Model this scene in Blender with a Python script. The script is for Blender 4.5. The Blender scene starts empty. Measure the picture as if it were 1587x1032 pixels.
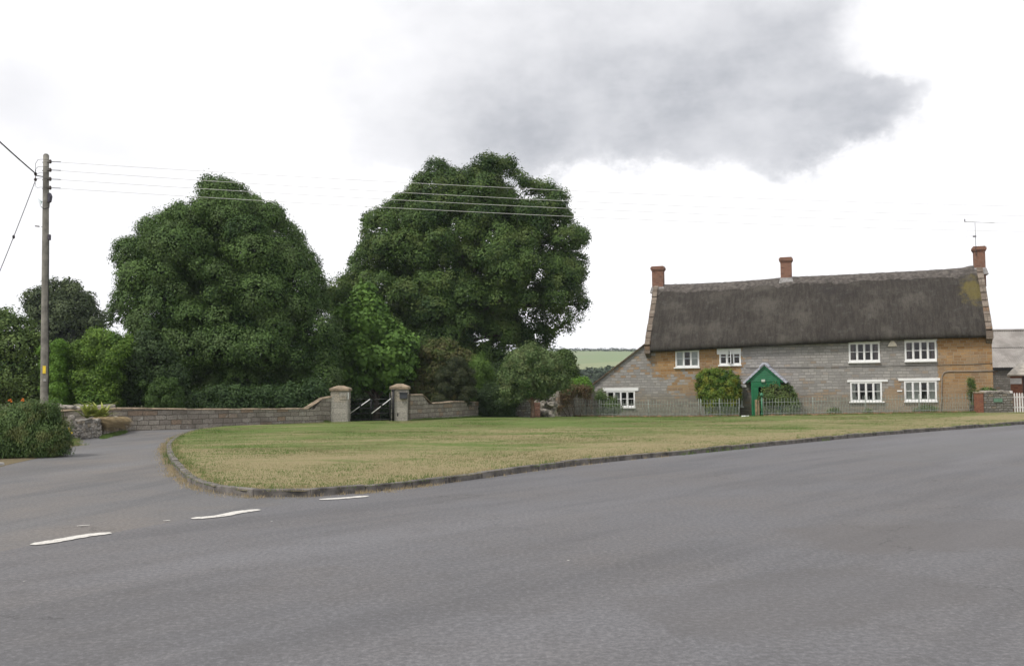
import bpy, math, random
import numpy as np
from mathutils import Vector, Matrix, noise

random.seed(7)
rng = np.random.default_rng(11)
SC = bpy.context.scene
COL = SC.collection

# ------------------------------------------------------------------ camera
EYE = 1.6
FPX = 1500.0                       # focal length in photo pixels (photo 1587 wide)
TILT = math.atan(86 / FPX)
ROLL = math.radians(0.6)
fw = Vector((0, math.cos(TILT), math.sin(TILT)))
up0 = Vector((0, -math.sin(TILT), math.cos(TILT)))
ri0 = Vector((1, 0, 0))
RI = ri0 * math.cos(ROLL) - up0 * math.sin(ROLL)
UP = up0 * math.cos(ROLL) + ri0 * math.sin(ROLL)
cam_data = bpy.data.cameras.new('camera')
cam_data.sensor_width = 36.0
cam_data.lens = 36.0 * FPX / 1587.0
cam_data.clip_end = 6000
cam = bpy.data.objects.new('camera', cam_data)
m3 = Matrix((RI, UP, -fw)).transposed()
cam.matrix_world = Matrix.Translation((0, 0, EYE)) @ m3.to_4x4()
COL.objects.link(cam)
SC.camera = cam


def ray(u, v):
    return fw + RI * ((u - 793.5) / FPX) + UP * ((516.0 - v) / FPX)


def P(u, v, Y):
    d = ray(u, v)
    return Vector((0, 0, EYE)) + d * (Y / d.y)


def G(u, v, z=0.0):
    d = ray(u, v)
    return Vector((0, 0, EYE)) + d * ((z - EYE) / d.z)


# ------------------------------------------------------------------ light
SUN_EL, SUN_AZ = math.radians(52), math.radians(-125)   # azimuth from +Y towards +X
SC.view_settings.view_transform = 'Standard'
SC.view_settings.look = 'None'
SC.view_settings.exposure = 0.5
SC.view_settings.gamma = 1.0
sun_d = bpy.data.lights.new('sun', 'SUN')
sun_d.energy = 2.0
sun_d.angle = math.radians(10)
sun_d.color = (1.0, 0.95, 0.88)
sun = bpy.data.objects.new('sun', sun_d)
sv = Vector((math.sin(SUN_AZ) * math.cos(SUN_EL), math.cos(SUN_AZ) * math.cos(SUN_EL), math.sin(SUN_EL)))
sun.rotation_euler = sv.to_track_quat('Z', 'Y').to_euler()
sun.location = (0, 0, 60)
COL.objects.link(sun)


class NT:
    """small wrapper for building node trees"""
    def __init__(s, tree):
        s.t = tree
        s.t.nodes.clear()

    def n(s, typ, **kw):
        nd = s.t.nodes.new(typ)
        for k, v in kw.items():
            setattr(nd, k, v)
        return nd

    def put(s, sock, val):
        if hasattr(val, 'links') or isinstance(val, bpy.types.NodeSocket):
            s.t.links.new(val, sock)
        else:
            if isinstance(val, (tuple, list)) and len(val) == 3 and sock.type == 'RGBA':
                val = (*val, 1)
            sock.default_value = val

    def math(s, op, a, b=0.0, c=0.0, clamp=False):
        nd = s.n('ShaderNodeMath', operation=op, use_clamp=clamp)
        s.put(nd.inputs[0], a); s.put(nd.inputs[1], b); s.put(nd.inputs[2], c)
        return nd.outputs[0]

    def vmath(s, op, a, b=(0, 0, 0), scale=None):
        nd = s.n('ShaderNodeVectorMath', operation=op)
        s.put(nd.inputs[0], a); s.put(nd.inputs[1], b)
        if scale is not None:
            s.put(nd.inputs['Scale'], scale)
        return nd.outputs['Value'] if op in ('LENGTH', 'DOT_PRODUCT', 'DISTANCE') else nd.outputs[0]

    def mix(s, f, a, b, mode='MIX'):
        nd = s.n('ShaderNodeMix', data_type='RGBA', blend_type=mode)
        nd.clamp_factor = True
        s.put(nd.inputs[0], f); s.put(nd.inputs[6], a); s.put(nd.inputs[7], b)
        return nd.outputs[2]

    def noise(s, vec, scale, detail=4, rough=0.55, dist=0.0):
        nd = s.n('ShaderNodeTexNoise')
        s.put(nd.inputs['Vector'], vec)
        s.put(nd.inputs['Scale'], scale); s.put(nd.inputs['Detail'], detail)
        s.put(nd.inputs['Roughness'], rough); s.put(nd.inputs['Distortion'], dist)
        return nd

    def ramp(s, f, lo, hi, a=0.0, b=1.0, smooth=True):
        nd = s.n('ShaderNodeMapRange', interpolation_type='SMOOTHSTEP' if smooth else 'LINEAR')
        s.put(nd.inputs[0], f); s.put(nd.inputs[1], lo); s.put(nd.inputs[2], hi)
        s.put(nd.inputs[3], a); s.put(nd.inputs[4], b)
        return nd.outputs[0]

    def comb(s, x, y, z):
        nd = s.n('ShaderNodeCombineXYZ')
        s.put(nd.inputs[0], x); s.put(nd.inputs[1], y); s.put(nd.inputs[2], z)
        return nd.outputs[0]

    def sep(s, v):
        nd = s.n('ShaderNodeSeparateXYZ')
        s.put(nd.inputs[0], v)
        return nd.outputs

    def bump(s, h, strength=0.5, dist=0.02, normal=None):
        nd = s.n('ShaderNodeBump')
        s.put(nd.inputs['Height'], h); s.put(nd.inputs['Strength'], strength); s.put(nd.inputs['Distance'], dist)
        if normal is not None:
            s.put(nd.inputs['Normal'], normal)
        return nd.outputs[0]


# ------------------------------------------------------------------ sky
world = bpy.data.worlds.new('World')
SC.world = world
world.use_nodes = True
w = NT(world.node_tree)
sky = w.n('ShaderNodeTexSky', sky_type='NISHITA')
sky.sun_disc = False
sky.sun_elevation = SUN_EL
sky.sun_rotation = SUN_AZ
tc = w.n('ShaderNodeTexCoord')
dx, dy, dz = w.sep(tc.outputs['Generated'])
az = w.math('ARCTAN2', dx, dy)
el = w.math('ARCSINE', dz)
wp = w.comb(az, w.math('MULTIPLY', el, 1.35), 0.0)
n1 = w.noise(wp, 2.3, 6, 0.55)
n2 = w.noise(wp, 11.0, 7, 0.6)
warp = w.vmath('ADD', w.vmath('SCALE', w.vmath('SUBTRACT', n1.outputs['Color'], (.5, .5, .5)), scale=0.09),
               w.vmath('SCALE', w.vmath('SUBTRACT', n2.outputs['Color'], (.5, .5, .5)), scale=0.055))
pp = w.vmath('ADD', w.comb(az, el, 0.0), warp)
n5 = w.noise(wp, 34.0, 5, .65)
pp = w.vmath('ADD', pp, w.vmath('SCALE', w.vmath('SUBTRACT', n5.outputs['Color'], (.5, .5, .5)), scale=.03))
# one big grey cloud: a crisp underside (a curve of elevation over azimuth), thinning upwards
def curve(node_in, pts, x0, x1, y0, y1):
    nd = w.n('ShaderNodeFloatCurve')
    c = nd.mapping.curves[0]
    q = [((x - x0) / (x1 - x0), (y - y0) / (y1 - y0)) for x, y in pts]
    c.points[0].location = q[0]; c.points[1].location = q[-1]
    for p_ in q[1:-1]: c.points.new(*p_)
    nd.mapping.update()
    w.put(nd.inputs['Value'], w.ramp(node_in, x0, x1, 0, 1, smooth=False))
    return w.math('ADD', w.math('MULTIPLY', nd.outputs[0], y1 - y0), y0)


pxs, pys, _pz = w.sep(pp)
edge_px = [(300, 210), (480, 235), (560, 272), (700, 290), (850, 292), (900, 273), (960, 262), (1040, 263), (1120, 268), (1190, 277), (1290, 258), (1340, 232), (1400, 204), (1452, 176), (1480, 110), (1587, 60)]
edge = []
for (u_, v_) in edge_px:
    d_ = ray(u_, v_)
    edge.append((math.atan2(d_.x, d_.y), math.asin(d_.z / d_.length)))
Ecurve = curve(pxs, edge, edge[0][0], edge[-1][0], 0, .6)
h = w.math('SUBTRACT', pys, Ecurve)
prof = curve(h, [(-.03, 0), (-.008, .03), (.012, .55), (.035, .80), (.075, .78), (.13, .60), (.2, .42), (.35, .32), (.6, .1)], -.03, .6, 0, 1)
rb = curve(pys, [(.0, .44), (.26, .44), (.275, .435), (.30, .375), (.33, .36), (.37, .385), (.42, .41), (.6, .44)], 0, .6, .3, .5)
envl = w.math('MULTIPLY', w.ramp(w.math('ADD', pxs, w.math('MULTIPLY', n1.outputs['Fac'], .12)), -.25, .06, 0, .96), w.ramp(w.math('SUBTRACT', pxs, rb), -.05, .025, 1, .0))
envl = w.math('MULTIPLY', envl, w.ramp(pxs, .30, .42, 1.0, .74))
envl = w.math('MULTIPLY', envl, w.ramp(w.math('ADD', pxs, w.math('MULTIPLY', pys, -.55)), -.26, .10, .85, 1.0))
n3 = w.noise(wp, 5.0, 7, .62)
n4 = w.noise(w.comb(az, w.math('MULTIPLY', el, 2.2), 3.0), 8.0, 5, .6)
tex = w.math('MULTIPLY', w.ramp(n4.outputs['Fac'], .3, .7, .86, 1.12), w.ramp(n3.outputs['Fac'], .3, .7, .80, 1.2))
acc = w.math('MULTIPLY', w.math('MULTIPLY', prof, envl), tex)
# smaller and out-of-view cloud banks: azimuth, elevation, radii (radians), weight, edge softness
LUMPS = [(.54, .41, .095, .085, .45, .1), (-.50, .275, .11, .05, .22, .1), (-.38, .235, .10, .025, .12, .1), (.40, .06, .2, .03, .06, .1),
         (-1.6, .45, .8, .20, .55, .3), (1.75, .5, .9, .25, .55, .3), (0.2, 1.2, 1.4, .30, .4, .2), (2.9, .5, .8, .2, .5, .2)]
for (cx_, cy_, rx_, ry_, wt, core) in LUMPS:
    q = w.vmath('MULTIPLY', w.vmath('SUBTRACT', pp, (cx_, cy_, 0)), (1 / rx_, 1 / ry_, 0))
    L = w.vmath('LENGTH', q)
    t = w.math('MULTIPLY', w.ramp(L, 1.30, core, 0, 1), wt)
    acc = w.math('ADD', acc, t)
mass = w.math('ADD', acc, 0.0, clamp=True)
thin = w.ramp(n1.outputs['Fac'], .45, .72, 0, .20)
mass = w.math('ADD', mass, thin, clamp=True)
white = (8.5, 8.45, 8.6)
grey = (3.0, 3.15, 3.5)
cloud = w.mix(mass, white, grey)
cover = w.math('SUBTRACT', 1.0, w.ramp(n1.outputs['Fac'], .60, .80, 0, .12))
skyc = w.mix(cover, sky.outputs[0], cloud)
bg = w.n('ShaderNodeBackground')
w.put(bg.inputs[0], skyc)
bg.inputs[1].default_value = 0.1
wo = w.n('ShaderNodeOutputWorld')
w.t.links.new(bg.outputs[0], wo.inputs[0])

# ------------------------------------------------------------------ materials


def new_mat(name):
    m = bpy.data.materials.new(name)
    m.use_nodes = True
    t = NT(m.node_tree)
    out = t.n('ShaderNodeOutputMaterial')
    b = t.n('ShaderNodeBsdfPrincipled')
    t.t.links.new(b.outputs[0], out.inputs[0])
    return m, t, b, out


def simple(name, col, rough=0.6, metal=0.0, var=0.15, scale=6.0, bumps=0.0, spec=0.4):
    m, t, b, o = new_mat(name)
    tc = t.n('ShaderNodeTexCoord')
    nz = t.noise(tc.outputs['Object'], scale, 5, .6)
    c = t.mix(t.ramp(nz.outputs['Fac'], .3, .7), tuple(x * (1 - var) for x in col), tuple(min(1, x * (1 + var)) for x in col))
    t.put(b.inputs['Base Color'], c)
    b.inputs['Roughness'].default_value = rough
    b.inputs['Metallic'].default_value = metal
    b.inputs['Specular IOR Level'].default_value = spec
    if bumps:
        nf = t.noise(tc.outputs['Object'], scale * 6, 4, .6)
        t.put(b.inputs['Normal'], t.bump(nf.outputs['Fac'], bumps, .01))
    return m


def leafmat(name, dark, light, third=None, trans=.16, rough=.6, ns=.8):
    m, t, b, o = new_mat(name)
    at = t.n('ShaderNodeAttribute', attribute_name='tint')
    f = at.outputs['Fac']
    c = t.mix(f, dark, light)
    tc = t.n('ShaderNodeTexCoord')
    nz = t.noise(tc.outputs['Object'], ns, 4, .6)
    if third is not None:
        c = t.mix(t.ramp(nz.outputs['Fac'], .48, .62, 0, .75), c, third)
    else:
        c = t.mix(t.ramp(nz.outputs['Fac'], .35, .65, .0, .35), c, tuple(x * .62 for x in light))
    t.put(b.inputs['Base Color'], c)
    b.inputs['Roughness'].default_value = rough
    b.inputs['Specular IOR Level'].default_value = .16
    tr = t.n('ShaderNodeBsdfTranslucent')
    t.put(tr.inputs[0], t.mix(.5, c, (.10, .17, .02)))
    ms = t.n('ShaderNodeMixShader')
    ms.inputs[0].default_value = trans
    t.t.links.new(b.outputs[0], ms.inputs[1])
    t.t.links.new(tr.outputs[0], ms.inputs[2])
    t.t.links.new(ms.outputs[0], o.inputs[0])
    return m


def stone(name, cols, bw=.42, bh=.17, mortar=(.2, .19, .17), msize=.012, stain=(.10, .095, .08), stain_amt=.5,
          bumpd=.02, warp_amt=.03, lichen=None, grime_z=None):
    """coursed stone, on the UV map in metres; cols = (common, second, odd stone)"""
    m, t, b, o = new_mat(name)
    uv = t.n('ShaderNodeUVMap', uv_map='UVMap').outputs[0]
    nw = t.noise(uv, 1.7, 3, .6)
    nf = t.noise(uv, 14.0, 5, .6)
    wv = t.vmath('ADD', uv, t.vmath('SCALE', t.vmath('SUBTRACT', nw.outputs['Color'], (.5, .5, .5)), scale=warp_amt * 2))
    wv = t.vmath('ADD', wv, t.vmath('SCALE', t.vmath('SUBTRACT', nf.outputs['Color'], (.5, .5, .5)), scale=warp_amt * .7))
    br = t.n('ShaderNodeTexBrick')
    br.offset = .43; br.squash = 1.35; br.squash_frequency = 3
    t.put(br.inputs['Vector'], wv)
    t.put(br.inputs['Color1'], (0, 0, 0)); t.put(br.inputs['Color2'], (1, 1, 1)); t.put(br.inputs['Mortar'], (.5, .5, .5))
    t.put(br.inputs['Scale'], 1.0); t.put(br.inputs['Mortar Size'], msize); t.put(br.inputs['Mortar Smooth'], .25)
    t.put(br.inputs['Brick Width'], bw); t.put(br.inputs['Row Height'], bh)
    r = br.outputs['Color']
    c = t.mix(t.ramp(r, .0, .75), cols[0], cols[1])
    c = t.mix(t.ramp(r, .80, .90), c, cols[2])
    c = t.mix(t.ramp(nf.outputs['Fac'], .3, .75), c, t.mix(.5, c, (.05, .05, .045)))
    st = t.noise(uv, .9, 6, .65)
    c = t.mix(t.ramp(st.outputs['Fac'], .48, .66, 0, stain_amt), c, stain)
    if lichen:
        ln = t.noise(uv, 3.1, 6, .7)
        c = t.mix(t.ramp(ln.outputs['Fac'], .58, .66, 0, .7), c, lichen)
    if grime_z is not None:
        z = t.sep(uv)[1]
        c = t.mix(t.math('MULTIPLY', t.ramp(t.math('ADD', z, t.math('MULTIPLY', nw.outputs['Fac'], .3)), grime_z[0], grime_z[1], 1, 0), .55), c, (.07, .065, .045))
    c = t.mix(br.outputs['Fac'], c, mortar)
    t.put(b.inputs['Base Color'], c)
    b.inputs['Roughness'].default_value = .9
    b.inputs['Specular IOR Level'].default_value = .15
    h = t.math('SUBTRACT', t.math('ADD', t.math('MULTIPLY', nf.outputs['Fac'], .8), t.math('MULTIPLY', r, .5)), br.outputs['Fac'])
    t.put(b.inputs['Normal'], t.bump(h, .9, bumpd))
    return m


# ------------------------------------------------------------------ object helpers
def tag(o, label=None, cat=None, group=None, kind=None):
    if label: o['label'] = label
    if cat: o['category'] = cat
    if group: o['group'] = group
    if kind: o['kind'] = kind
    return o


def empty(name, loc=(0, 0, 0), rz=0.0, label=None, cat=None, group=None):
    o = bpy.data.objects.new(name, None)
    o.empty_display_size = .3
    o.location = loc
    o.rotation_euler = (0, 0, rz)
    COL.objects.link(o)
    return tag(o, label, cat, group)


class MB:
    def __init__(s):
        s.v = []; s.f = []; s.uv = []; s.smooth = []

    def add(s, vs, fs, uvs=None, smooth=False):
        o = len(s.v)
        s.v += [tuple(v) for v in vs]
        for i, f in enumerate(fs):
            s.f.append(tuple(k + o for k in f))
            s.uv.append(uvs[i] if uvs else None)
            s.smooth.append(smooth)
        return s

    def box(s, x0, x1, y0, y1, z0, z1, M=None):
        vs = [Vector(p) for p in ((x0, y0, z0), (x1, y0, z0), (x1, y1, z0), (x0, y1, z0), (x0, y0, z1), (x1, y0, z1), (x1, y1, z1), (x0, y1, z1))]
        if M is not None: vs = [M @ v for v in vs]
        return s.add(vs, [(0, 3, 2, 1), (4, 5, 6, 7), (0, 1, 5, 4), (1, 2, 6, 5), (2, 3, 7, 6), (3, 0, 4, 7)])

    def hexa(s, vs):
        return s.add(vs, [(0, 3, 2, 1), (4, 5, 6, 7), (0, 1, 5, 4), (1, 2, 6, 5), (2, 3, 7, 6), (3, 0, 4, 7)])

    def extrude(s, poly, axis, a, b, M=None):
        """2-D outline swept between a and b along an axis (0, 1 or 2)"""
        def mk(p, q):
            r = {0: (q, p[0], p[1]), 1: (p[0], q, p[1]), 2: (p[0], p[1], q)}[axis]
            r = Vector(r)
            return M @ r if M is not None else r
        n = len(poly)
        vs = [mk(p, a) for p in poly] + [mk(p, b) for p in poly]
        return s.add(vs, [tuple(range(n))[::-1], tuple(range(n, 2 * n))] + [(i, (i + 1) % n, (i + 1) % n + n, i + n) for i in range(n)])

    def tube(s, pts, rad, sides=6, cap=True, smooth=True):
        pts = [Vector(p) for p in pts]
        if not isinstance(rad, (list, tuple)): rad = [rad] * len(pts)
        rings = []
        prev = None
        for i, p in enumerate(pts):
            d = (pts[min(i + 1, len(pts) - 1)] - pts[max(i - 1, 0)])
            d = d.normalized() if d.length > 1e-9 else Vector((0, 0, 1))
            if prev is None:
                a = d.orthogonal().normalized()
            else:
                a = (prev - d * prev.dot(d))
                a = a.normalized() if a.length > 1e-6 else d.orthogonal().normalized()
            prev = a
            bb = d.cross(a)
            rings.append([p + (a * math.cos(2 * math.pi * k / sides) + bb * math.sin(2 * math.pi * k / sides)) * rad[i] for k in range(sides)])
        vs = [q for r in rings for q in r]
        fs = []
        for i in range(len(pts) - 1):
            for k in range(sides):
                k2 = (k + 1) % sides
                fs.append((i * sides + k, i * sides + k2, (i + 1) * sides + k2, (i + 1) * sides + k))
        s.add(vs, fs, smooth=smooth)
        if cap:
            o = len(s.v) - len(vs)
            for r in (tuple(range(sides))[::-1], tuple((len(pts) - 1) * sides + k for k in range(sides))):
                s.f.append(tuple(o + k for k in r)); s.uv.append(None); s.smooth.append(False)
        return s

    def rock(s, c, r, seed, sq=(1, 1, 1), rot=0.0):
        """one irregular stone"""
        rr = random.Random(seed)
        import bmesh
        bm = bmesh.new()
        bmesh.ops.create_icosphere(bm, subdivisions=2, radius=1.0)
        off = Vector((rr.uniform(0, 99), rr.uniform(0, 99), rr.uniform(0, 99)))
        R = Matrix.Rotation(rot, 3, 'Z') @ Matrix.Rotation(rr.uniform(-.25, .25), 3, 'X')
        vs = []
        for v in bm.verts:
            p = v.co.copy()
            k = max(abs(p.x), abs(p.y), abs(p.z))
            p = p.lerp(p / k * .85, .55)
            p *= 1 + .3 * noise.noise(p * 1.3 + off)
            p = Vector((p.x * sq[0], p.y * sq[1], p.z * sq[2])) * r
            vs.append(Vector(c) + R @ p)
        bm.verts.index_update()
        fs = [tuple(v.index for v in f.verts) for f in bm.faces]
        bm.free()
        return s.add(vs, fs)

    def build(s, name, mat, parent=None, bevel=0.0, merge=False):
        me = bpy.data.meshes.new(name)
        me.from_pydata(s.v, [], s.f)
        uvl = me.uv_layers.new(name='UVMap')
        data = np.zeros(len(me.loops) * 2, dtype=np.float32)
        i = 0
        for fi, f in enumerate(s.f):
            u = s.uv[fi]
            if u is not None:
                for q in u:
                    data[i * 2] = q[0]; data[i * 2 + 1] = q[1]; i += 1
                continue
            a, b_, c = (Vector(s.v[f[0]]), Vector(s.v[f[1]]), Vector(s.v[f[2]]))
            nrm = (b_ - a).cross(c - b_)
            if nrm.length < 1e-12 or abs(nrm.z) > .8 * nrm.length:
                for k in f:
                    data[i * 2] = s.v[k][0]; data[i * 2 + 1] = s.v[k][1]; i += 1
            else:
                t = Vector((-nrm.y, nrm.x)).normalized()
                for k in f:
                    data[i * 2] = s.v[k][0] * t.x + s.v[k][1] * t.y; data[i * 2 + 1] = s.v[k][2]; i += 1
        uvl.data.foreach_set('uv', data)
        me.polygons.foreach_set('use_smooth', s.smooth)
        me.materials.append(mat)
        me.update()
        o = bpy.data.objects.new(name, me)
        COL.objects.link(o)
        if parent is not None: o.parent = parent
        if bevel:
            md = o.modifiers.new('bevel', 'BEVEL')
            md.width = bevel; md.segments = 1; md.limit_method = 'ANGLE'
        return o


def smooth01(x, a, b):
    t = max(0., min(1., (x - a) / (b - a)))
    return t * t * (3 - 2 * t)


def Hz(x, y):
    """height of the green: kerb-high near the road, dipping a little towards the cottage"""
    return .10 - (.10 + .22 * smooth01(x, -3, 7)) * smooth01(y, 44, 58) + .16 * smooth01(x, 8, 26) * smooth01(y, 40, 54)


# ------------------------------------------------------------------ foliage
def quads_mesh(name, V, tint, mat, parent, smooth=False):
    """V: (n,4,3) corners"""
    n = V.shape[0]
    me = bpy.data.meshes.new(name)
    me.vertices.add(4 * n); me.loops.add(4 * n); me.polygons.add(n)
    me.vertices.foreach_set('co', V.reshape(-1).astype(np.float32))
    me.loops.foreach_set('vertex_index', np.arange(4 * n, dtype=np.int32))
    me.polygons.foreach_set('loop_start', np.arange(0, 4 * n, 4, dtype=np.int32))
    me.update(calc_edges=True)
    at = me.attributes.new('tint', 'FLOAT', 'FACE')
    at.data.foreach_set('value', np.clip(tint, 0, 1).astype(np.float32))
    me.materials.append(mat)
    o = bpy.data.objects.new(name, me)
    COL.objects.link(o)
    if parent is not None: o.parent = parent
    return o


def unit(a):
    return a / np.maximum(np.linalg.norm(a, axis=-1, keepdims=True), 1e-9)


def leaf_quads(C, N, L, W, axis=None):
    n = len(C)
    r = rng.normal(size=(n, 3)) if axis is None else axis + rng.normal(size=(n, 3)) * .35
    a = unit(r - N * np.sum(r * N, axis=1, keepdims=True))
    b = np.cross(N, a)
    L = np.asarray(L).reshape(-1, 1); W = np.asarray(W).reshape(-1, 1)
    tip = C + a * L * .55
    base = C - a * L * .45
    bend = N * (W * .25)
    return np.stack([base, C + b * W * .5 + bend, tip, C - b * W * .5 + bend], axis=1)


def in_poly(pts, poly):
    x, y = pts[:, 0], pts[:, 1]
    ins = np.zeros(len(pts), bool)
    n = len(poly)
    for i in range(n):
        x0, y0 = poly[i]; x1, y1 = poly[(i + 1) % n]
        c = ((y0 > y) != (y1 > y)) & (x < (x1 - x0) * (y - y0) / ((y1 - y0) + 1e-12) + x0)
        ins ^= c
    return ins


def edge_dist(pts, poly):
    d = np.full(len(pts), 1e9)
    n = len(poly)
    for i in range(n):
        a = poly[i]; b = poly[(i + 1) % n]
        ab = b - a
        t = np.clip(((pts - a) @ ab) / (ab @ ab + 1e-12), 0, 1)
        d = np.minimum(d, np.linalg.norm(pts - (a + t[:, None] * ab), axis=1))
    return d


def foliage(name, outline, Y, mat, parent, lobes=60, lobe_r=(.9, 1.7), sprays=36, leaves=22, leaf=.13, depth=1.0,
            spray_r=.32, droop=0.0, aspect=.55, zmin=None, front=.65, flat=.8, fill=.75, boxy=False, tufts=40, holes=(), rim=0, ragged=None):
    """a crown: lobes spread through the volume whose outline is given (photo pixels at distance Y),
    sprays over every lobe, leaves over every spray"""
    rgl = np.random.default_rng(abs(hash((len(outline), int(Y * 10), lobes, outline[0][0]))) % 100000 + 5)
    poly = np.array([(P(u, v, Y).x, P(u, v, Y).z) for u, v in outline])
    if ragged is None: ragged = lobe_r[0] * .9
    if ragged:      # break the outline into uneven bulges and notches
        q = []
        off = rgl.uniform(0, 50)
        for i in range(len(poly)):
            a, b = poly[i], poly[(i + 1) % len(poly)]
            L_ = np.linalg.norm(b - a); k_ = max(1, int(L_ / (lobe_r[0] * .7)))
            nn = np.array([b[1] - a[1], a[0] - b[0]]) / max(L_, 1e-6)
            for j in range(k_):
                p_ = a + (b - a) * j / k_
                f_ = noise.noise(Vector((p_[0] / lobe_r[1] * .8 + off, p_[1] / lobe_r[1] * .8, 0))) + .5 * noise.noise(Vector((p_[0] / lobe_r[0] * 1.3 + off, p_[1] / lobe_r[0] * 1.3, 9)))
                q.append(p_ + nn * f_ * ragged * 1.25)
        poly = np.array(q)
    lo, hi = poly.min(0), poly.max(0)
    cand = rgl.uniform(lo, hi, size=(40000, 2))
    cand = cand[in_poly(cand, poly)]
    d = edge_dist(cand, poly)
    D = d.max()
    T = D * depth
    lc = []
    k = 0
    order = rgl.permutation(len(cand))
    for i in order:
        r = rgl.uniform(*lobe_r)
        if d[i] < r * .80:
            r2 = d[i] / .80
            if r2 < lobe_r[0] * .45: continue
            r = r2
        t = T * (1.0 if boxy else math.sqrt(max(0, 1 - (1 - min(d[i] / D, 1)) ** 2)))
        t = max(t - r * .7, 0)
        s_ = rgl.uniform(0, 1) ** .45 * (1 if rgl.uniform() < .5 + front * .3 else -1)
        y = Y - t * s_
        c = np.array([cand[i, 0], y, cand[i, 1]])
        ok = True
        for (c2, r2) in lc:
            if np.linalg.norm((c - c2) * (1, 1, 1.1)) < (r + r2) * .42: ok = False; break
        if ok or k > 3000:
            lc.append((c, r))
            if len(lc) >= lobes: break
        k += 1
    if rim:      # small lobes right along the outline so the crown keeps its shape
        lim = lobe_r[0] * .95
        ids = [i for i in order if d[i] < lim and d[i] > lobe_r[0] * .30]
        got = []
        for i in ids:
            r = d[i] * 1.05
            p2 = cand[i]
            if any(np.hypot(*(p2 - q)) < (r + r3) * .55 for q, r3 in got): continue
            got.append((p2, r))
            t = T * (.75 if boxy else math.sqrt(max(0, 1 - (1 - min(d[i] / D, 1)) ** 2)))
            lc.append((np.array([p2[0], Y - max(t - r * .7, 0) * rgl.uniform(-.8, 1), p2[1]]), max(r, lobe_r[0] * .5)))
            if len(got) >= rim: break
    LC = np.array([c for c, r in lc]); LR = np.array([r for c, r in lc])
    nl = len(LC)
    # sprays over lobes
    w_ = (LR / LR.mean()) ** 2
    cnt = np.maximum(3, (sprays * w_).astype(int))
    idx = np.repeat(np.arange(nl), cnt)
    dirs = rgl.normal(size=(len(idx), 3)) + np.array([0, -.15, .35])
    dirs = unit(dirs)
    rad = LR[idx] * rgl.uniform(fill, 1.08, len(idx))
    SP = LC[idx] + dirs * rad[:, None] * np.array([1, 1, flat])
    # twigs sticking out past the lobes for an uneven outline
    if tufts:
        ti = rgl.integers(0, nl, tufts)
        td = unit(rgl.normal(size=(tufts, 3)) + np.array([0, -.1, .7]))
        TP = LC[ti] + td * (LR[ti] * rgl.uniform(1.1, 1.3, tufts))[:, None]
        SP = np.concatenate([SP, TP]); dirs = np.concatenate([dirs, td])
        idx = np.concatenate([idx, ti])
    ns = len(SP)
    lobe_t = rgl.normal(.5, .17, nl)
    stint = lobe_t[idx] + rgl.normal(0, .2, ns)
    if holes:
        keep = np.ones(ns, bool)
        for hx, hz, hr in holes:
            an = np.arctan2(SP[:, 2] - hz, SP[:, 0] - hx)
            rr_ = hr * (1 + .35 * np.sin(an * 3 + hx * 5) + .25 * np.sin(an * 5 + hz * 7))
            keep &= np.hypot(SP[:, 0] - hx, SP[:, 2] - hz) > rr_
        SP, dirs, idx, stint = SP[keep], dirs[keep], idx[keep], stint[keep]
        ns = len(SP)
    si = np.repeat(np.arange(ns), leaves)
    n = len(si)
    off = rgl.normal(size=(n, 3)) * spray_r * .6
    sd = dirs[si]
    off -= sd * np.sum(off * sd, axis=1, keepdims=True) * .45
    C = SP[si] + off
    if droop:
        C[:, 2] -= droop * rgl.uniform(0, 1, n) ** 1.2
    if zmin is not None:
        keep = C[:, 2] > zmin
        C = C[keep]; si = si[keep]; off = off[keep]; sd = sd[keep]; n = len(C)
    N = unit(sd * 1.5 + unit(off) * .4 + rgl.normal(size=(n, 3)) * .45 + np.array([0, 0, .35]))
    Ls = leaf * rgl.uniform(.6, 1.35, n)
    ax = None
    if droop: ax = np.tile(np.array([0, 0, -1.0]), (n, 1))
    Q = leaf_quads(C, N, Ls, Ls * aspect * rgl.uniform(.8, 1.2, n), ax)
    tint = stint[si] + rgl.normal(0, .11, n)
    o = quads_mesh(name, Q, tint, mat, parent)
    return o, LC, LR


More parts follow.
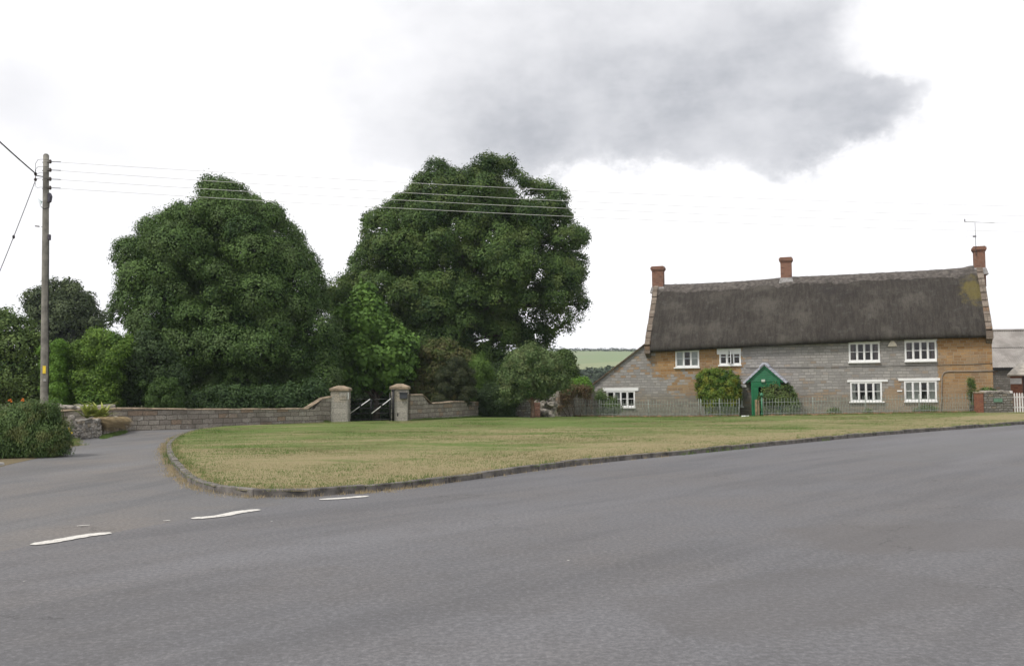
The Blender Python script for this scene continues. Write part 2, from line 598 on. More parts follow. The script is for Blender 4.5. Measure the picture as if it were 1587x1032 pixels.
def limbs(mb, base, top_z, LC, LR, r0, n=22, seed=1, sides=6, lean=(0, 0)):
    """tapered trunk that forks into limbs reaching for the lobes"""
    rr = random.Random(seed)
    cx, cy = float(np.mean(LC[:, 0])), float(np.mean(LC[:, 1]))
    base = Vector(base)
    H = top_z - base.z
    pts, rs = [], []
    for i in range(9):
        t = i / 8
        pts.append(Vector((base.x + (cx - base.x) * t * .8 + .12 * r0 * 6 * noise.noise(Vector((t * 3, seed, 0))),
                           base.y + (cy - base.y) * t * .8, base.z - .15 + (H + .15) * t)))
        rs.append(r0 * (1.35 if i == 0 else 1.0 - .72 * t))
    mb.tube(pts, rs, 10)
    ids = list(range(len(LC))); rr.shuffle(ids)
    for i in ids[:n]:
        tgt = Vector(LC[i])
        t0 = min(.95, max(.15, (tgt.z - base.z) / H * rr.uniform(.35, .7)))
        k = int(t0 * 8)
        st = pts[k].lerp(pts[min(8, k + 1)], t0 * 8 - k)
        mid = st.lerp(tgt, .5) + Vector((rr.uniform(-.3, .3), rr.uniform(-.3, .3), .12 * (tgt - st).length))
        rr0 = r0 * (1 - .72 * t0) * rr.uniform(.35, .55)
        mb.tube([st, st.lerp(mid, .5) + Vector((0, 0, .1)), mid, mid.lerp(tgt, .55), tgt], [rr0, rr0 * .8, rr0 * .6, rr0 * .4, rr0 * .18], sides)
        for j in range(3):
            e = tgt + Vector((rr.uniform(-1, 1), rr.uniform(-1, 1), rr.uniform(-.3, .9))) * float(LR[i]) * .85
            mb.tube([mid.lerp(tgt, .5 + .15 * j), mid.lerp(tgt, .8).lerp(e, .5), e], [rr0 * .32, rr0 * .2, rr0 * .06], 4)


def plant(kind, outline, Y, mat, bark, label, cat, base_u=None, trunk_r=.0, group=None, stem_n=6, top=None, foliage_name=None, base_v=None, **kw):
    us = [p[0] for p in outline]
    bu = base_u if base_u is not None else (min(us) + max(us)) / 2
    b = P(bu, 600, Y)
    gz = Hz(b.x, Y) - .02
    root = empty(kind, (b.x, Y, gz), 0, label, cat, group)
    fo, LC, LR = foliage(foliage_name or ('crown' if trunk_r else 'foliage'), outline, Y, mat, None, **kw)
    mb = MB()
    if trunk_r:
        tz = top if top is not None else float(np.max(LC[:, 2]) - .8)
        limbs(mb, (b.x, Y, gz), tz, LC, LR, trunk_r, n=stem_n, seed=int(bu))
        tr = mb.build('trunk', bark, None)
    else:
        rr = random.Random(int(bu * 3 + Y))
        for i in range(stem_n):
            k = rr.randrange(len(LC))
            t = Vector(LC[k])
            s0 = Vector((b.x + (t.x - b.x) * .5 + rr.uniform(-.15, .15), Y + (t.y - Y) * .5, gz - .05))
            mb.tube([s0, s0.lerp(t, .5) + Vector((rr.uniform(-.1, .1), 0, 0)), t], [.03, .022, .008], 5)
        tr = mb.build('stems', bark, None)
    for o in (fo, tr):
        o.parent = root
        o.matrix_parent_inverse = Matrix.Translation((-b.x, -Y, -gz))
    return root

# ================================================================== SETTING
def asphalt(name, base, warm, patch=None, streak=50.0):
    m, t, b, o = new_mat(name)
    tc = t.n('ShaderNodeTexCoord').outputs['Object']
    vr = t.n('ShaderNodeVectorRotate', rotation_type='Z_AXIS')
    t.put(vr.inputs['Vector'], tc); vr.inputs['Angle'].default_value = math.radians(-streak)
    mp = t.n('ShaderNodeMapping')
    t.put(mp.inputs[0], vr.outputs[0])
    mp.inputs['Scale'].default_value = (.13, 1, 1)
    s1 = t.noise(mp.outputs[0], 1.1, 6, .6)
    s2 = t.noise(mp.outputs[0], .35, 4, .55)
    big = t.noise(tc, .32, 6, .62)
    mid = t.noise(tc, 2.2, 5, .6)
    fine = t.noise(tc, 75.0, 3, .65)
    fine2 = t.noise(tc, 190.0, 2, .6)
    c = t.mix(t.ramp(big.outputs['Fac'], .35, .68), base, warm)
    c = t.mix(t.ramp(s1.outputs['Fac'], .44, .62, 0, .52), c, tuple(x * .62 for x in base))
    c = t.mix(t.ramp(s2.outputs['Fac'], .46, .64, 0, .6), c, tuple(x * 1.36 for x in base))
    c = t.mix(t.ramp(mid.outputs['Fac'], .52, .70, 0, .30), c, tuple(x * .62 for x in warm))
    grit = t.noise(tc, 22.0, 5, .75)
    c = t.mix(t.ramp(grit.outputs['Fac'], .38, .62, .55, 0), c, tuple(x * .42 for x in base))
    c = t.mix(t.ramp(grit.outputs['Fac'], .55, .72, 0, .45), c, tuple(x * 1.8 for x in base))
    if patch:
        X, Y_, Z = t.sep(tc)
        wob = t.math('MULTIPLY', t.math('SUBTRACT', mid.outputs['Fac'], .5), .7)
        for (px, py, ang, hx, hy, col, amt) in patch:
            ca, sa = math.cos(ang), math.sin(ang)
            xr = t.math('ADD', t.math('MULTIPLY', t.math('SUBTRACT', X, px), ca), t.math('MULTIPLY', t.math('SUBTRACT', Y_, py), sa))
            yr = t.math('SUBTRACT', t.math('MULTIPLY', t.math('SUBTRACT', Y_, py), ca), t.math('MULTIPLY', t.math('SUBTRACT', X, px), sa))
            mx = t.math('SUBTRACT', hx, t.math('ABSOLUTE', xr)); my = t.math('SUBTRACT', hy, t.math('ABSOLUTE', yr))
            msk = t.ramp(t.math('ADD', t.math('MINIMUM', mx, my), wob), -.1, .22, 0, amt)
            c = t.mix(msk, c, col)
    # aggregate
    c = t.mix(t.ramp(fine.outputs['Fac'], .36, .66, .30, -.0), c, tuple(x * .35 for x in base))
    c = t.mix(t.ramp(fine2.outputs['Fac'], .58, .78, 0, .45), c, tuple(min(1, x * 2.1) for x in base))
    vs_ = t.n('ShaderNodeTexVoronoi'); t.put(vs_.inputs['Vector'], tc); t.put(vs_.inputs['Scale'], 1.7)
    spk = t.math('MULTIPLY', t.ramp(vs_.outputs['Distance'], .018, .03, 1, 0), t.ramp(t.sep(vs_.outputs['Color'])[0], .8, .82, 0, 1))
    c = t.mix(spk, c, (.45, .44, .41))
    # hairline cracks
    v = t.n('ShaderNodeTexVoronoi', feature='DISTANCE_TO_EDGE')
    wv = t.vmath('ADD', tc, t.vmath('SCALE', t.vmath('SUBTRACT', mid.outputs['Color'], (.5, .5, .5)), scale=.9))
    t.put(v.inputs['Vector'], wv); t.put(v.inputs['Scale'], .22)
    ck = t.math('MULTIPLY', t.ramp(v.outputs['Distance'], .0, .004, 1, 0), t.ramp(big.outputs['Fac'], .5, .62, 0, .6))
    c = t.mix(ck, c, (.03, .03, .03))
    t.put(b.inputs['Base Color'], c)
    b.inputs['Roughness'].default_value = .82
    b.inputs['Specular IOR Level'].default_value = .3
    h = t.math('ADD', t.math('MULTIPLY', fine.outputs['Fac'], 1.0), t.math('MULTIPLY', fine2.outputs['Fac'], .6))
    t.put(b.inputs['Normal'], t.bump(h, .55, .006))
    return m


def grassmat(name, green, tan, bias=0.0, edge=None):
    m, t, b, o = new_mat(name)
    tc = t.n('ShaderNodeTexCoord').outputs['Object']
    mp = t.n('ShaderNodeMapping')
    t.put(mp.inputs[0], tc)
    mp.inputs['Rotation'].default_value = (0, 0, math.radians(-12))
    mp.inputs['Scale'].default_value = (.45, 1, 1)
    big = t.noise(mp.outputs[0], .22, 6, .62)
    mid = t.noise(mp.outputs[0], 1.0, 5, .65)
    fine = t.noise(tc, 9.0, 5, .7)
    vf = t.noise(tc, 60.0, 3, .7)
    X, Y_, Z = t.sep(tc)
    f = t.math('ADD', t.math('MULTIPLY', big.outputs['Fac'], .9), t.math('MULTIPLY', mid.outputs['Fac'], .75))
    f = t.math('ADD', f, t.math('MULTIPLY', t.math('SUBTRACT', fine.outputs['Fac'], .5), .5))
    if edge:     # trodden dry strip beside the kerb, greener turf towards the cottage
        (ax, ay), (bx, by) = edge
        L = math.hypot(bx - ax, by - ay)
        nx, ny = -(by - ay) / L, (bx - ax) / L
        dist = t.math('ADD', t.math('MULTIPLY', t.math('SUBTRACT', X, ax), nx), t.math('MULTIPLY', t.math('SUBTRACT', Y_, ay), ny))
        f = t.math('ADD', f, t.ramp(dist, .2, 5.0, -.20, .0))
        f = t.math('ADD', f, t.ramp(dist, 3, 22, 0, .24))
        f = t.math('ADD', f, t.ramp(X, -9, 3, -.07, .05))
    c = t.mix(t.ramp(f, .76 - bias, 1.02 - bias), tan, green)
    c = t.mix(t.ramp(vf.outputs['Fac'], .35, .7, .22, 0), c, (.055, .06, .025))
    c = t.mix(t.ramp(fine.outputs['Fac'], .6, .8, 0, .35), c, tuple(min(1, x * 1.35) for x in tan))
    t.put(b.inputs['Base Color'], c)
    b.inputs['Roughness'].default_value = .95
    b.inputs['Specular IOR Level'].default_value = .1
    t.put(b.inputs['Normal'], t.bump(t.math('ADD', vf.outputs['Fac'], fine.outputs['Fac']), .8, .03))
    return m


def catmull(pts, n=8):
    out = []
    P_ = [pts[0]] + list(pts) + [pts[-1]]
    for i in range(1, len(P_) - 2):
        p0, p1, p2, p3 = P_[i - 1], P_[i], P_[i + 1], P_[i + 2]
        for k in range(n):
            t = k / n
            out.append(.5 * ((2 * p1) + (p2 - p0) * t + (2 * p0 - 5 * p1 + 4 * p2 - p3) * t * t + (3 * p1 - p0 - 3 * p2 + p3) * t ** 3))
    out.append(P_[-2])
    return out


def resample(pts, step):
    d = [0]
    for a, b in zip(pts, pts[1:]): d.append(d[-1] + (b - a).length)
    n = max(2, int(d[-1] / step))
    out = []; j = 0
    for i in range(n + 1):
        s = d[-1] * i / n
        while j < len(d) - 2 and d[j + 1] < s: j += 1
        t = (s - d[j]) / max(1e-9, d[j + 1] - d[j])
        out.append(pts[j].lerp(pts[j + 1], min(1, max(0, t))))
    return out


def sheet(name, pts, mat, z=None, kind='structure', parent=None):
    from mathutils.geometry import tessellate_polygon
    vs = [Vector((p[0], p[1], (z if z is not None else p[2]))) for p in pts]
    tri = tessellate_polygon([vs])
    fs = []
    for a, b, c in tri:
        n = (vs[b] - vs[a]).cross(vs[c] - vs[a])
        fs.append((a, b, c) if n.z > 0 else (a, c, b))
    mb = MB().add(vs, fs)
    o = mb.build(name, mat, parent)
    if kind and parent is None: o['kind'] = kind
    return o


KERB_PX = [(400, 662.5), (340, 665), (302, 669.5), (278, 677), (262, 688), (258, 700), (265, 718), (285, 741), (310, 756), (350, 766), (400, 770.5),
           (450, 771), (500, 768), (560, 763), (620, 757.5), (680, 750), (740, 742), (800, 733.5), (880, 723), (970, 713), (1060, 704.5), (1150, 695.5),
           (1250, 685.5), (1350, 676), (1450, 668), (1540, 661), (1587, 657.5)]
kp = [G(u, v, 0) for u, v in KERB_PX]
dirR = (kp[-1] - kp[-4]).normalized()
kp += [kp[-1] + dirR * 15 + Vector((1, 0, 0)), kp[-1] + dirR * 40 + Vector((6, -2, 0))]
kcurve = resample(catmull(kp, 10), .30)
for p in kcurve: p.z = 0

road_ang = math.degrees(math.atan2(kp[-6].y - kp[14].y, kp[-6].x - kp[14].x))
pc = G(1480, 826, 0); pc2 = G(1250, 925, 0)
M_road = asphalt('asphalt', (.152, .151, .159), (.154, .145, .142),
                 patch=[(pc.x + 1.2, pc.y + .1, math.radians(8), 3.0, .95, (.108, .100, .097), .5),
                        (pc2.x, pc2.y, math.radians(30), 1.5, .8, (.10, .094, .092), .35),
                        (G(1500, 690).x, G(1500, 690).y, math.radians(road_ang), 6, 1.2, (.13, .13, .13), .4)], streak=road_ang)
M_lane = asphalt('worn_asphalt', (.150, .149, .152), (.200, .180, .163), streak=80)
S = kcurve[0]
end = kcurve[-1]
seam_px = [(530, 766), (515, 768.5), (400, 787), (300, 802), (170, 826), (48, 845), (-200, 893), (-500, 960), (-900, 1020)]
seam = [G(u, v, 0) for u, v in seam_px]
cut = min(range(len(kcurve)), key=lambda i: (kcurve[i] - seam[0]).length)
rp = [(-70, -60), (140, -60), (140, end.y), (end.x, end.y)] + [(p.x, p.y) for p in kcurve[::-1][:len(kcurve) - cut - 1]] + [(p.x, p.y) for p in seam] + [(-70, seam[-1].y)]
road = sheet('road', rp, M_road, 0.0)

lane_px = [(-500, 800), (-100, 734), (0, 722), (60, 709), (118, 688), (119, 676), (150, 674), (195, 664), (300, 658), (480, 652), (520, 652), (530, 766),
           (515, 768.5), (400, 787), (300, 802), (170, 826), (48, 845), (-200, 893), (-500, 960), (-900, 1020), (-1500, 1020), (-1500, 800)]
lane = sheet('side_lane', [G(u, v, 0) for u, v in lane_px], M_lane, 0.0)


# dashed give-way edge line, worn thermoplastic
M_paint, t, b, o_ = new_mat('road_paint')
tcx = t.n('ShaderNodeTexCoord').outputs['Object']
n1_ = t.noise(tcx, 11, 5, .75); n2_ = t.noise(tcx, 60, 3, .7)
wear = t.ramp(t.math('ADD', n1_.outputs['Fac'], t.math('MULTIPLY', n2_.outputs['Fac'], .35)), .68, .84)
t.put(b.inputs['Base Color'], t.mix(t.math('MULTIPLY', wear, .75), (.56, .54, .50), (.19, .185, .18)))
b.inputs['Roughness'].default_value = .75



def dash(px_pts, wpx):
    """painted dash along px points; the ragged outline follows the worn paint"""
    pts = [G(u, v, .008) for u, v in px_pts]
    pts = resample(catmull(pts, 6), .05)
    rr = random.Random(int(px_pts[0][0]))
    L = []; R = []
    for i, p in enumerate(pts):
        d = (pts[min(i + 1, len(pts) - 1)] - pts[max(i - 1, 0)]).normalized()
        n = Vector((-d.y, d.x, 0))
        wd = wpx * (1 + rr.uniform(-.12, .12)) * (min(1, .45 + i * .3, .45 + (len(pts) - 1 - i) * .3))
        L.append(p + n * wd); R.append(p - n * wd)
    mb = MB()
    for i in range(len(pts) - 1):
        mb.add([R[i], R[i + 1], L[i + 1], L[i]], [(0, 1, 2, 3)])
    o = mb.build('road_marking', M_paint, road)
    return o


dash([(50, 843.5), (95, 836), (135, 829), (172, 825)], .10)
dash([(297, 803), (340, 799), (370, 793), (402, 789)], .10)
dash([(495, 773.5), (530, 771.5), (571, 768)], .085)
dash([(119, 814.5), (139, 813)], .035)
dash([(253, 806.5), (264, 805.5)], .03)

M_lawn = grassmat('dry_lawn', (.130, .180, .052), (.300, .252, .140), edge=((kp[12].x, kp[12].y), (kp[-4].x, kp[-4].y)))
# the green: lofted between the kerb line and the walls
front = resample([p + Vector((0, 0, 0)) for p in kcurve], 1.0)
nF = len(front)
bk = [S, G(470, 658), Vector((-5.5, 48.5, 0)), Vector((0, 60, 0)), Vector((12, 66, 0)), Vector((32, 64, 0)), Vector((60, 72, 0)), end + Vector((6, 18, 0))]
bd = [0]
for a, b_ in zip(bk, bk[1:]): bd.append(bd[-1] + (b_ - a).length)
back = []
for i in range(nF):
    s_ = bd[-1] * (i / (nF - 1)) ** 1.0
    j = 0
    while j < len(bd) - 2 and bd[j + 1] < s_: j += 1
    back.append(bk[j].lerp(bk[j + 1], (s_ - bd[j]) / (bd[j + 1] - bd[j])))
mb = MB()
NB = 26
vs = []
for i in range(nF):
    for k in range(NB + 1):
        p = front[i].lerp(back[i], (k / NB))
        z = Hz(p.x, p.y) + .035 * noise.noise(Vector((p.x * .3, p.y * .3, 0))) * min(1, k / 3)
        vs.append((p.x, p.y, z - (.012 if k == 0 else 0)))
fs = []
for i in range(nF - 1):
    for k in range(NB):
        a = i * (NB + 1) + k
        fs.append((a, a + NB + 1, a + NB + 2, a + 1))
mb.add(vs, fs, smooth=True)
lawn = mb.build('village_green', M_lawn)
lawn['kind'] = 'structure'
me = lawn.data
if me.polygons[len(me.polygons) // 2].normal.z < 0: me.flip_normals()

# kerb stones
M_kerb = simple('kerb_stone', (.115, .105, .095), .9, var=.55, scale=3.5, bumps=.8)
mb = MB()
kk = resample(kcurve[int(1.5 / .3):], .93)
for i in range(len(kk) - 1):
    a, c = kk[i], kk[i + 1]
    seg = resample([q for q in [a.lerp(c, t / 3) for t in range(4)]], .31)
    d = (c - a).normalized(); n = Vector((-d.y, d.x, 0))
    if n.dot(Vector((8, 38, 0)) - a) < 0: n = -n
    e = d * .008
    jz = random.uniform(-.006, .008)
    a2, c2 = a + e, c - e
    h = .112 + jz + random.uniform(-.008, .008)
    o_ = -n * random.uniform(0, .012)
    vs = [a2 + o_ + Vector((0, 0, -.05)), c2 + o_ + Vector((0, 0, -.05)), c2 + n * .13 + Vector((0, 0, -.05)), a2 + n * .13 + Vector((0, 0, -.05)),
          a2 + o_ + n * .012 + Vector((0, 0, h)), c2 + o_ + n * .012 + Vector((0, 0, h)), c2 + n * .13 + Vector((0, 0, h)), a2 + n * .13 + Vector((0, 0, h))]
    if d.cross(n).z < 0:
        vs = [vs[1], vs[0], vs[3], vs[2], vs[5], vs[4], vs[7], vs[6]]
    mb.hexa(vs)
kerb = mb.build('kerb', M_kerb, bevel=.012)
kerb['kind'] = 'structure'

# verge on the left of the lane
M_verge = grassmat('verge', (.07, .09, .03), (.19, .155, .10), bias=-.05)
vp = [(-500, 803), (-100, 735), (0, 723), (30, 716), (62, 709), (95, 699), (120, 689), (124, 682), (100, 679), (80, 655), (-500, 655)]
verge = sheet('verge', [G(u, v, .004) for u, v in vp], M_verge, .004)
M_conc = simple('concrete', (.32, .31, .29), .85, var=.25, scale=5, bumps=.3)
mb = MB()
a = G(-40, 727, 0); c = G(8, 720.5, 0)
d = (c - a).normalized(); n = Vector((-d.y, d.x, 0))
mb.hexa([a + Vector((0, 0, -.02)), c + Vector((0, 0, -.02)), c + n * .14 + Vector((0, 0, -.02)), a + n * .14 + Vector((0, 0, -.02)),
         a + n * .015 + Vector((0, 0, .085)), c + n * .015 + Vector((0, 0, .06)), c + n * .14 + Vector((0, 0, .07)), a + n * .14 + Vector((0, 0, .09))])
o = mb.build('kerb', M_conc, bevel=.012); o['kind'] = 'structure'

# ground sheet out to the hills
M_ground = grassmat('rough_ground', (.06, .085, .03), (.12, .12, .06), bias=.1)
xs = [-1500, -700, -300, -120, -60, -30, -10, 0, 10, 20, 30, 45, 70, 120, 300, 700, 1500]
ys = [-200, -60, 20, 38, 44, 50, 58, 70, 100, 200, 400, 700, 1200, 2200]
vs = []; fs = []
for y in ys:
    for x in xs:
        z = -.06 - .40 * smooth01(y, 44, 60) if y > 40 else -.06
        vs.append((x, y, z))
for j in range(len(ys) - 1):
    for i in range(len(xs) - 1):
        a_ = j * len(xs) + i
        fs.append((a_, a_ + 1, a_ + len(xs) + 1, a_ + len(xs)))
ground = MB().add(vs, fs).build('ground', M_ground)
ground['kind'] = 'structure'

# distant hill with pale fields
def hill_z(x, y):
    ridge = 43 + 5 * noise.noise(Vector((x * .003, 1.7, 0))) + .004 * x
    z = ridge * smooth01(y, 420, 1150) - 16 * smooth01(y, 1250, 2000)
    return z * (1 - smooth01(abs(x - 150), 700, 1250)) - .6


m, t, b, o_ = new_mat('hill_fields')
tcx = t.n('ShaderNodeTexCoord').outputs['Object']
vo = t.n('ShaderNodeTexVoronoi'); t.put(vo.inputs['Vector'], tcx); t.put(vo.inputs['Scale'], .0042)
nz = t.noise(tcx, .02, 5, .6)
cc = t.mix(t.ramp(t.sep(vo.outputs['Color'])[0], .35, .55), (.15, .20, .085), (.19, .22, .10))
cc = t.mix(t.ramp(nz.outputs['Fac'], .4, .7, 0, .4), cc, (.20, .19, .11))
t.put(b.inputs['Base Color'], cc); b.inputs['Roughness'].default_value = 1
M_hill = m
vs = []; fs = []
hx = [-1000 + 50 * i for i in range(47)]; hy = [420 + 40 * i for i in range(38)]
for y in hy:
    for x in hx: vs.append((x, y, hill_z(x, y)))
for j in range(len(hy) - 1):
    for i in range(len(hx) - 1):
        a_ = j * len(hx) + i
        fs.append((a_, a_ + 1, a_ + len(hx) + 1, a_ + len(hx)))
hill = MB().add(vs, fs, smooth=True).build('hill', M_hill)
hill['kind'] = 'structure'

# ================================================================== STONE AND OTHER MATERIALS
GREY1, GREY2 = (.225, .220, .225), (.29, .285, .28)
M_gwall = stone('garden_wall_stone', ((.225, .195, .165), (.33, .30, .255), (.29, .215, .155)), bw=.44, bh=.21, mortar=(.11, .10, .08), msize=.014,
                stain=(.12, .105, .085), stain_amt=.6, bumpd=.03, warp_amt=.06, lichen=(.36, .35, .32))
M_pillar = stone('pillar_stone', ((.33, .31, .27), (.38, .355, .31), (.37, .33, .27)), bw=.62, bh=.27, mortar=(.24, .225, .2), msize=.008,
                 stain=(.16, .15, .125), stain_amt=.5, bumpd=.012, warp_amt=.012)
M_coping = simple('coping_stone', (.21, .165, .115), .95, var=.45, scale=3, bumps=.7)
M_rub = stone('rubble_stone', ((.17, .16, .145), (.29, .275, .25), (.27, .22, .16)), bw=.26, bh=.13, mortar=(.11, .10, .08), msize=.022,
              stain=(.36, .35, .33), stain_amt=.45, bumpd=.05, warp_amt=.08)
M_rock = simple('dry_stone', (.235, .215, .185), .95, var=.6, scale=4, bumps=.8)
M_brick = stone('red_brick', ((.24, .10, .065), (.29, .135, .09), (.17, .07, .05)), bw=.225, bh=.075, mortar=(.26, .2, .16), msize=.009,
                stain=(.12, .07, .05), stain_amt=.4, bumpd=.008, warp_amt=.003)
M_bark = simple('bark', (.075, .06, .045), .95, var=.4, scale=5, bumps=.8)
M_barkpale = simple('pale_bark', (.14, .115, .09), .95, var=.35, scale=5, bumps=.8)
M_iron = simple('green_grey_iron', (.24, .265, .235), .6, var=.3, scale=9)
M_black = simple('black_iron', (.012, .012, .013), .5, var=.2)
M_whitep = simple('white_paint', (.72, .72, .71), .45, var=.03, scale=8)
M_green = simple('green_paint', (.006, .118, .045), .42, var=.18, scale=3)


def swept_wall(name, path, thick, mat, parent, zb=None, cope=None, coping_mat=None, step=.35, rough=0.0, batter=0.0):
    """path: [(x, y, zbase, ztop)], UV along the arc"""
    pts = [Vector(p[:2]).to_3d() for p in path]
    d = [0]
    for a, b in zip(pts, pts[1:]): d.append(d[-1] + (b - a).length)
    S_ = []
    for i in range(len(pts) - 1):
        k = max(1, int((d[i + 1] - d[i]) / step))
        for j in range(k):
            t = j / k
            S_.append((d[i] + (d[i + 1] - d[i]) * t, pts[i].lerp(pts[i + 1], t), path[i][2] * (1 - t) + path[i + 1][2] * t, path[i][3] * (1 - t) + path[i + 1][3] * t))
    S_.append((d[-1], pts[-1], path[-1][2], path[-1][3]))
    mb = MB(); cb = MB()
    rows = []
    for i, (s, p, z0, z1) in enumerate(S_):
        a = S_[max(0, i - 1)][1]; c = S_[min(len(S_) - 1, i + 1)][1]
        t = (c - a).normalized(); n = Vector((t.y, -t.x, 0))      # towards the right-hand side of travel
        z1 = z1 + rough * noise.noise(Vector((s * 1.9, 3.1, 0)))
        rows.append((s, p, n, z0, z1))
    nz_ = 4
    for i in range(len(rows) - 1):
        (s0, p0, n0, b0, t0), (s1, p1, n1, b1, t1) = rows[i], rows[i + 1]
        for side in (1, -1):
            for k in range(nz_):
                f0, f1 = k / nz_, (k + 1) / nz_
                q = []
                for (s, p, n, b, tt, f) in ((s0, p0, n0, b0, t0, f0), (s1, p1, n1, b1, t1, f0), (s1, p1, n1, b1, t1, f1), (s0, p0, n0, b0, t0, f1)):
                    z = b + (tt - b) * f
                    w_ = thick / 2 + batter * (1 - f) + rough * .25 * noise.noise(Vector((s * 2.3, z * 3, side)))
                    q.append((p + n * side * w_ + Vector((0, 0, z)), (s, z)))
                if side < 0: q = q[::-1]
                mb.add([a for a, _ in q], [(0, 1, 2, 3)], [[u for _, u in q]])
        w_ = thick / 2
        mb.add([p0 + n0 * w_ + Vector((0, 0, t0)), p1 + n1 * w_ + Vector((0, 0, t1)), p1 - n1 * w_ + Vector((0, 0, t1)), p0 - n0 * w_ + Vector((0, 0, t0))],
               [(0, 1, 2, 3)], [[(s0, 0), (s1, 0), (s1, thick), (s0, thick)]])
    for r, fl in ((rows[0], False), (rows[-1], True)):
        s, p, n, b, tt = r
        w0 = thick / 2 + batter; w1 = thick / 2
        q = [p - n * w0 + Vector((0, 0, b)), p + n * w0 + Vector((0, 0, b)), p + n * w1 + Vector((0, 0, tt)), p - n * w1 + Vector((0, 0, tt))]
        u = [(0, b), (thick, b), (thick, tt), (0, tt)]
        if fl: q = q[::-1]; u = u[::-1]
        mb.add(q, [(0, 1, 2, 3)], [u])
    o = mb.build(name, mat, parent)
    if cope:
        th, ov = cope
        L = rows[0][0]
        i = 0
        rr = random.Random(len(path) * 7)
        while i < len(rows) - 1:
            j = min(len(rows) - 1, i + rr.choice((2, 2, 3)))
            (s0, p0, n0, b0, t0), (s1, p1, n1, b1, t1) = rows[i], rows[j]
            g = (p1 - p0).normalized() * .008
            w_ = thick / 2 + ov + rr.uniform(-.015, .015); h = th * rr.uniform(.8, 1.2)
            cb.hexa([p0 + g + n0 * w_ + Vector((0, 0, t0 - .004)), p1 - g + n1 * w_ + Vector((0, 0, t1 - .004)), p1 - g - n1 * w_ + Vector((0, 0, t1 - .004)), p0 + g - n0 * w_ + Vector((0, 0, t0 - .004)),
                     p0 + g + n0 * w_ * .8 + Vector((0, 0, t0 + h)), p1 - g + n1 * w_ * .8 + Vector((0, 0, t1 + h)), p1 - g - n1 * w_ * .8 + Vector((0, 0, t1 + h)), p0 + g - n0 * w_ * .8 + Vector((0, 0, t0 + h))])
            i = j
        cb.build('coping', coping_mat or M_coping, o, bevel=.012)
    return o


def wpt(u, Y, vtop, zb=None, dz=0.0):
    p = P(u, vtop, Y)
    return (p.x, Y, (Hz(p.x, Y) if zb is None else zb) - .15, p.z + dz)


# long curved garden wall, from the left garden round to the gate
lw = [wpt(52, 39.6, 640, 0), wpt(110, 40.2, 636, 0), wpt(165, 40.7, 633.5, 0), wpt(195, 41.0, 633.5, 0), wpt(260, 41.7, 634.5, 0), wpt(330, 42.7, 635, 0),
      wpt(400, 44.1, 634.5, 0), wpt(450, 45.3, 634, 0), wpt(484, 46.2, 634, 0), wpt(497, 46.5, 618.5, 0), wpt(512, 46.8, 615.5, 0)]
gw = swept_wall('garden_wall', lw, .36, M_gwall, None, cope=(.055, .05), rough=.02)
tag(gw, 'long low curved stone wall with brown coping running from the lane up to the left gate pillar', 'wall')
# loose capping stones on its left end
rr = random.Random(5)
mb = MB()
for i in range(15):
    u = 84 + i * 6.0 + rr.uniform(-1.5, 1.5)
    Y = 40.0 + (u - 84) / 110
    p = P(u, 633.5 - (1.5 if i % 3 == 0 else 0), Y)
    mb.rock((p.x, p.y + rr.uniform(-.05, .05), p.z + .04), rr.uniform(.15, .23), i * 7 + 3, (1.25, .95, rr.uniform(.45, .75)), rr.uniform(-.5, .5))
mb.build('capping_stones', M_rock, gw)

# right-hand splay wall beside the gate
rw = [wpt(631, 47.7, 612.5), wpt(650, 48.8, 612), wpt(660, 49.4, 626.5), wpt(680, 50.8, 624.5), wpt(705, 52.8, 622.5), wpt(737, 56, 623.5)]
rwall = swept_wall('garden_wall', rw, .36, M_gwall, None, cope=(.05, .05), rough=.02)
tag(rwall, 'short stone wall with ramped coping to the right of the gate below the brown shrubs', 'wall')


def pillar(u0, u1, vb, vcap, vtop, Y, label):
    a = P(u0, vb, Y); c = P(u1, vb, Y)
    cx, wd = (a.x + c.x) / 2, (c.x - a.x)
    z1 = P((u0 + u1) / 2, vcap, Y).z; z2 = P((u0 + u1) / 2, vtop, Y).z
    zb = Hz(cx, Y) - .15
    root = empty('gate_pillar', (cx, Y + wd / 2, zb), 0, label, 'gate pillar')
    h = wd / 2
    MB().box(-h, h, -h, h, 0, z1 - zb).build('shaft', M_pillar, root, bevel=.015)
    k = h + .07
    zc = z1 - zb
    cb = MB()
    hc = z2 - z1
    vs = [(-k, -k, zc), (k, -k, zc), (k, k, zc), (-k, k, zc), (-k, -k, zc + hc * .5), (k, -k, zc + hc * .5), (k, k, zc + hc * .5), (-k, k, zc + hc * .5),
          (-.14, -.14, zc + hc), (.14, -.14, zc + hc), (.14, .14, zc + hc), (-.14, .14, zc + hc)]
    cb.add(vs, [(0, 3, 2, 1), (0, 1, 5, 4), (1, 2, 6, 5), (2, 3, 7, 6), (3, 0, 4, 7), (4, 5, 9, 8), (5, 6, 10, 9), (6, 7, 11, 10), (7, 4, 8, 11), (8, 9, 10, 11)])
    cb.build('cap', M_coping, root, bevel=.02)
    return root, cx, zb, h


pl, cx, zb, h = pillar(512.5, 539, 656, 606, 597.5, 46.6, 'pale stone gate pillar with pyramid cap and small carved plaque, left of the gate')
zq0 = P(532, 619, 46.6).z - zb; zq1 = P(532, 609, 46.6).z - zb
x0 = P(526.5, 610, 46.6).x - cx; x1 = P(537.5, 610, 46.6).x - cx
pq = MB()
pq.box(x0, x1, -h - .03, -h + .01, zq0, zq1)
plq = pq.build('plaque', M_pillar, pl, bevel=.008)
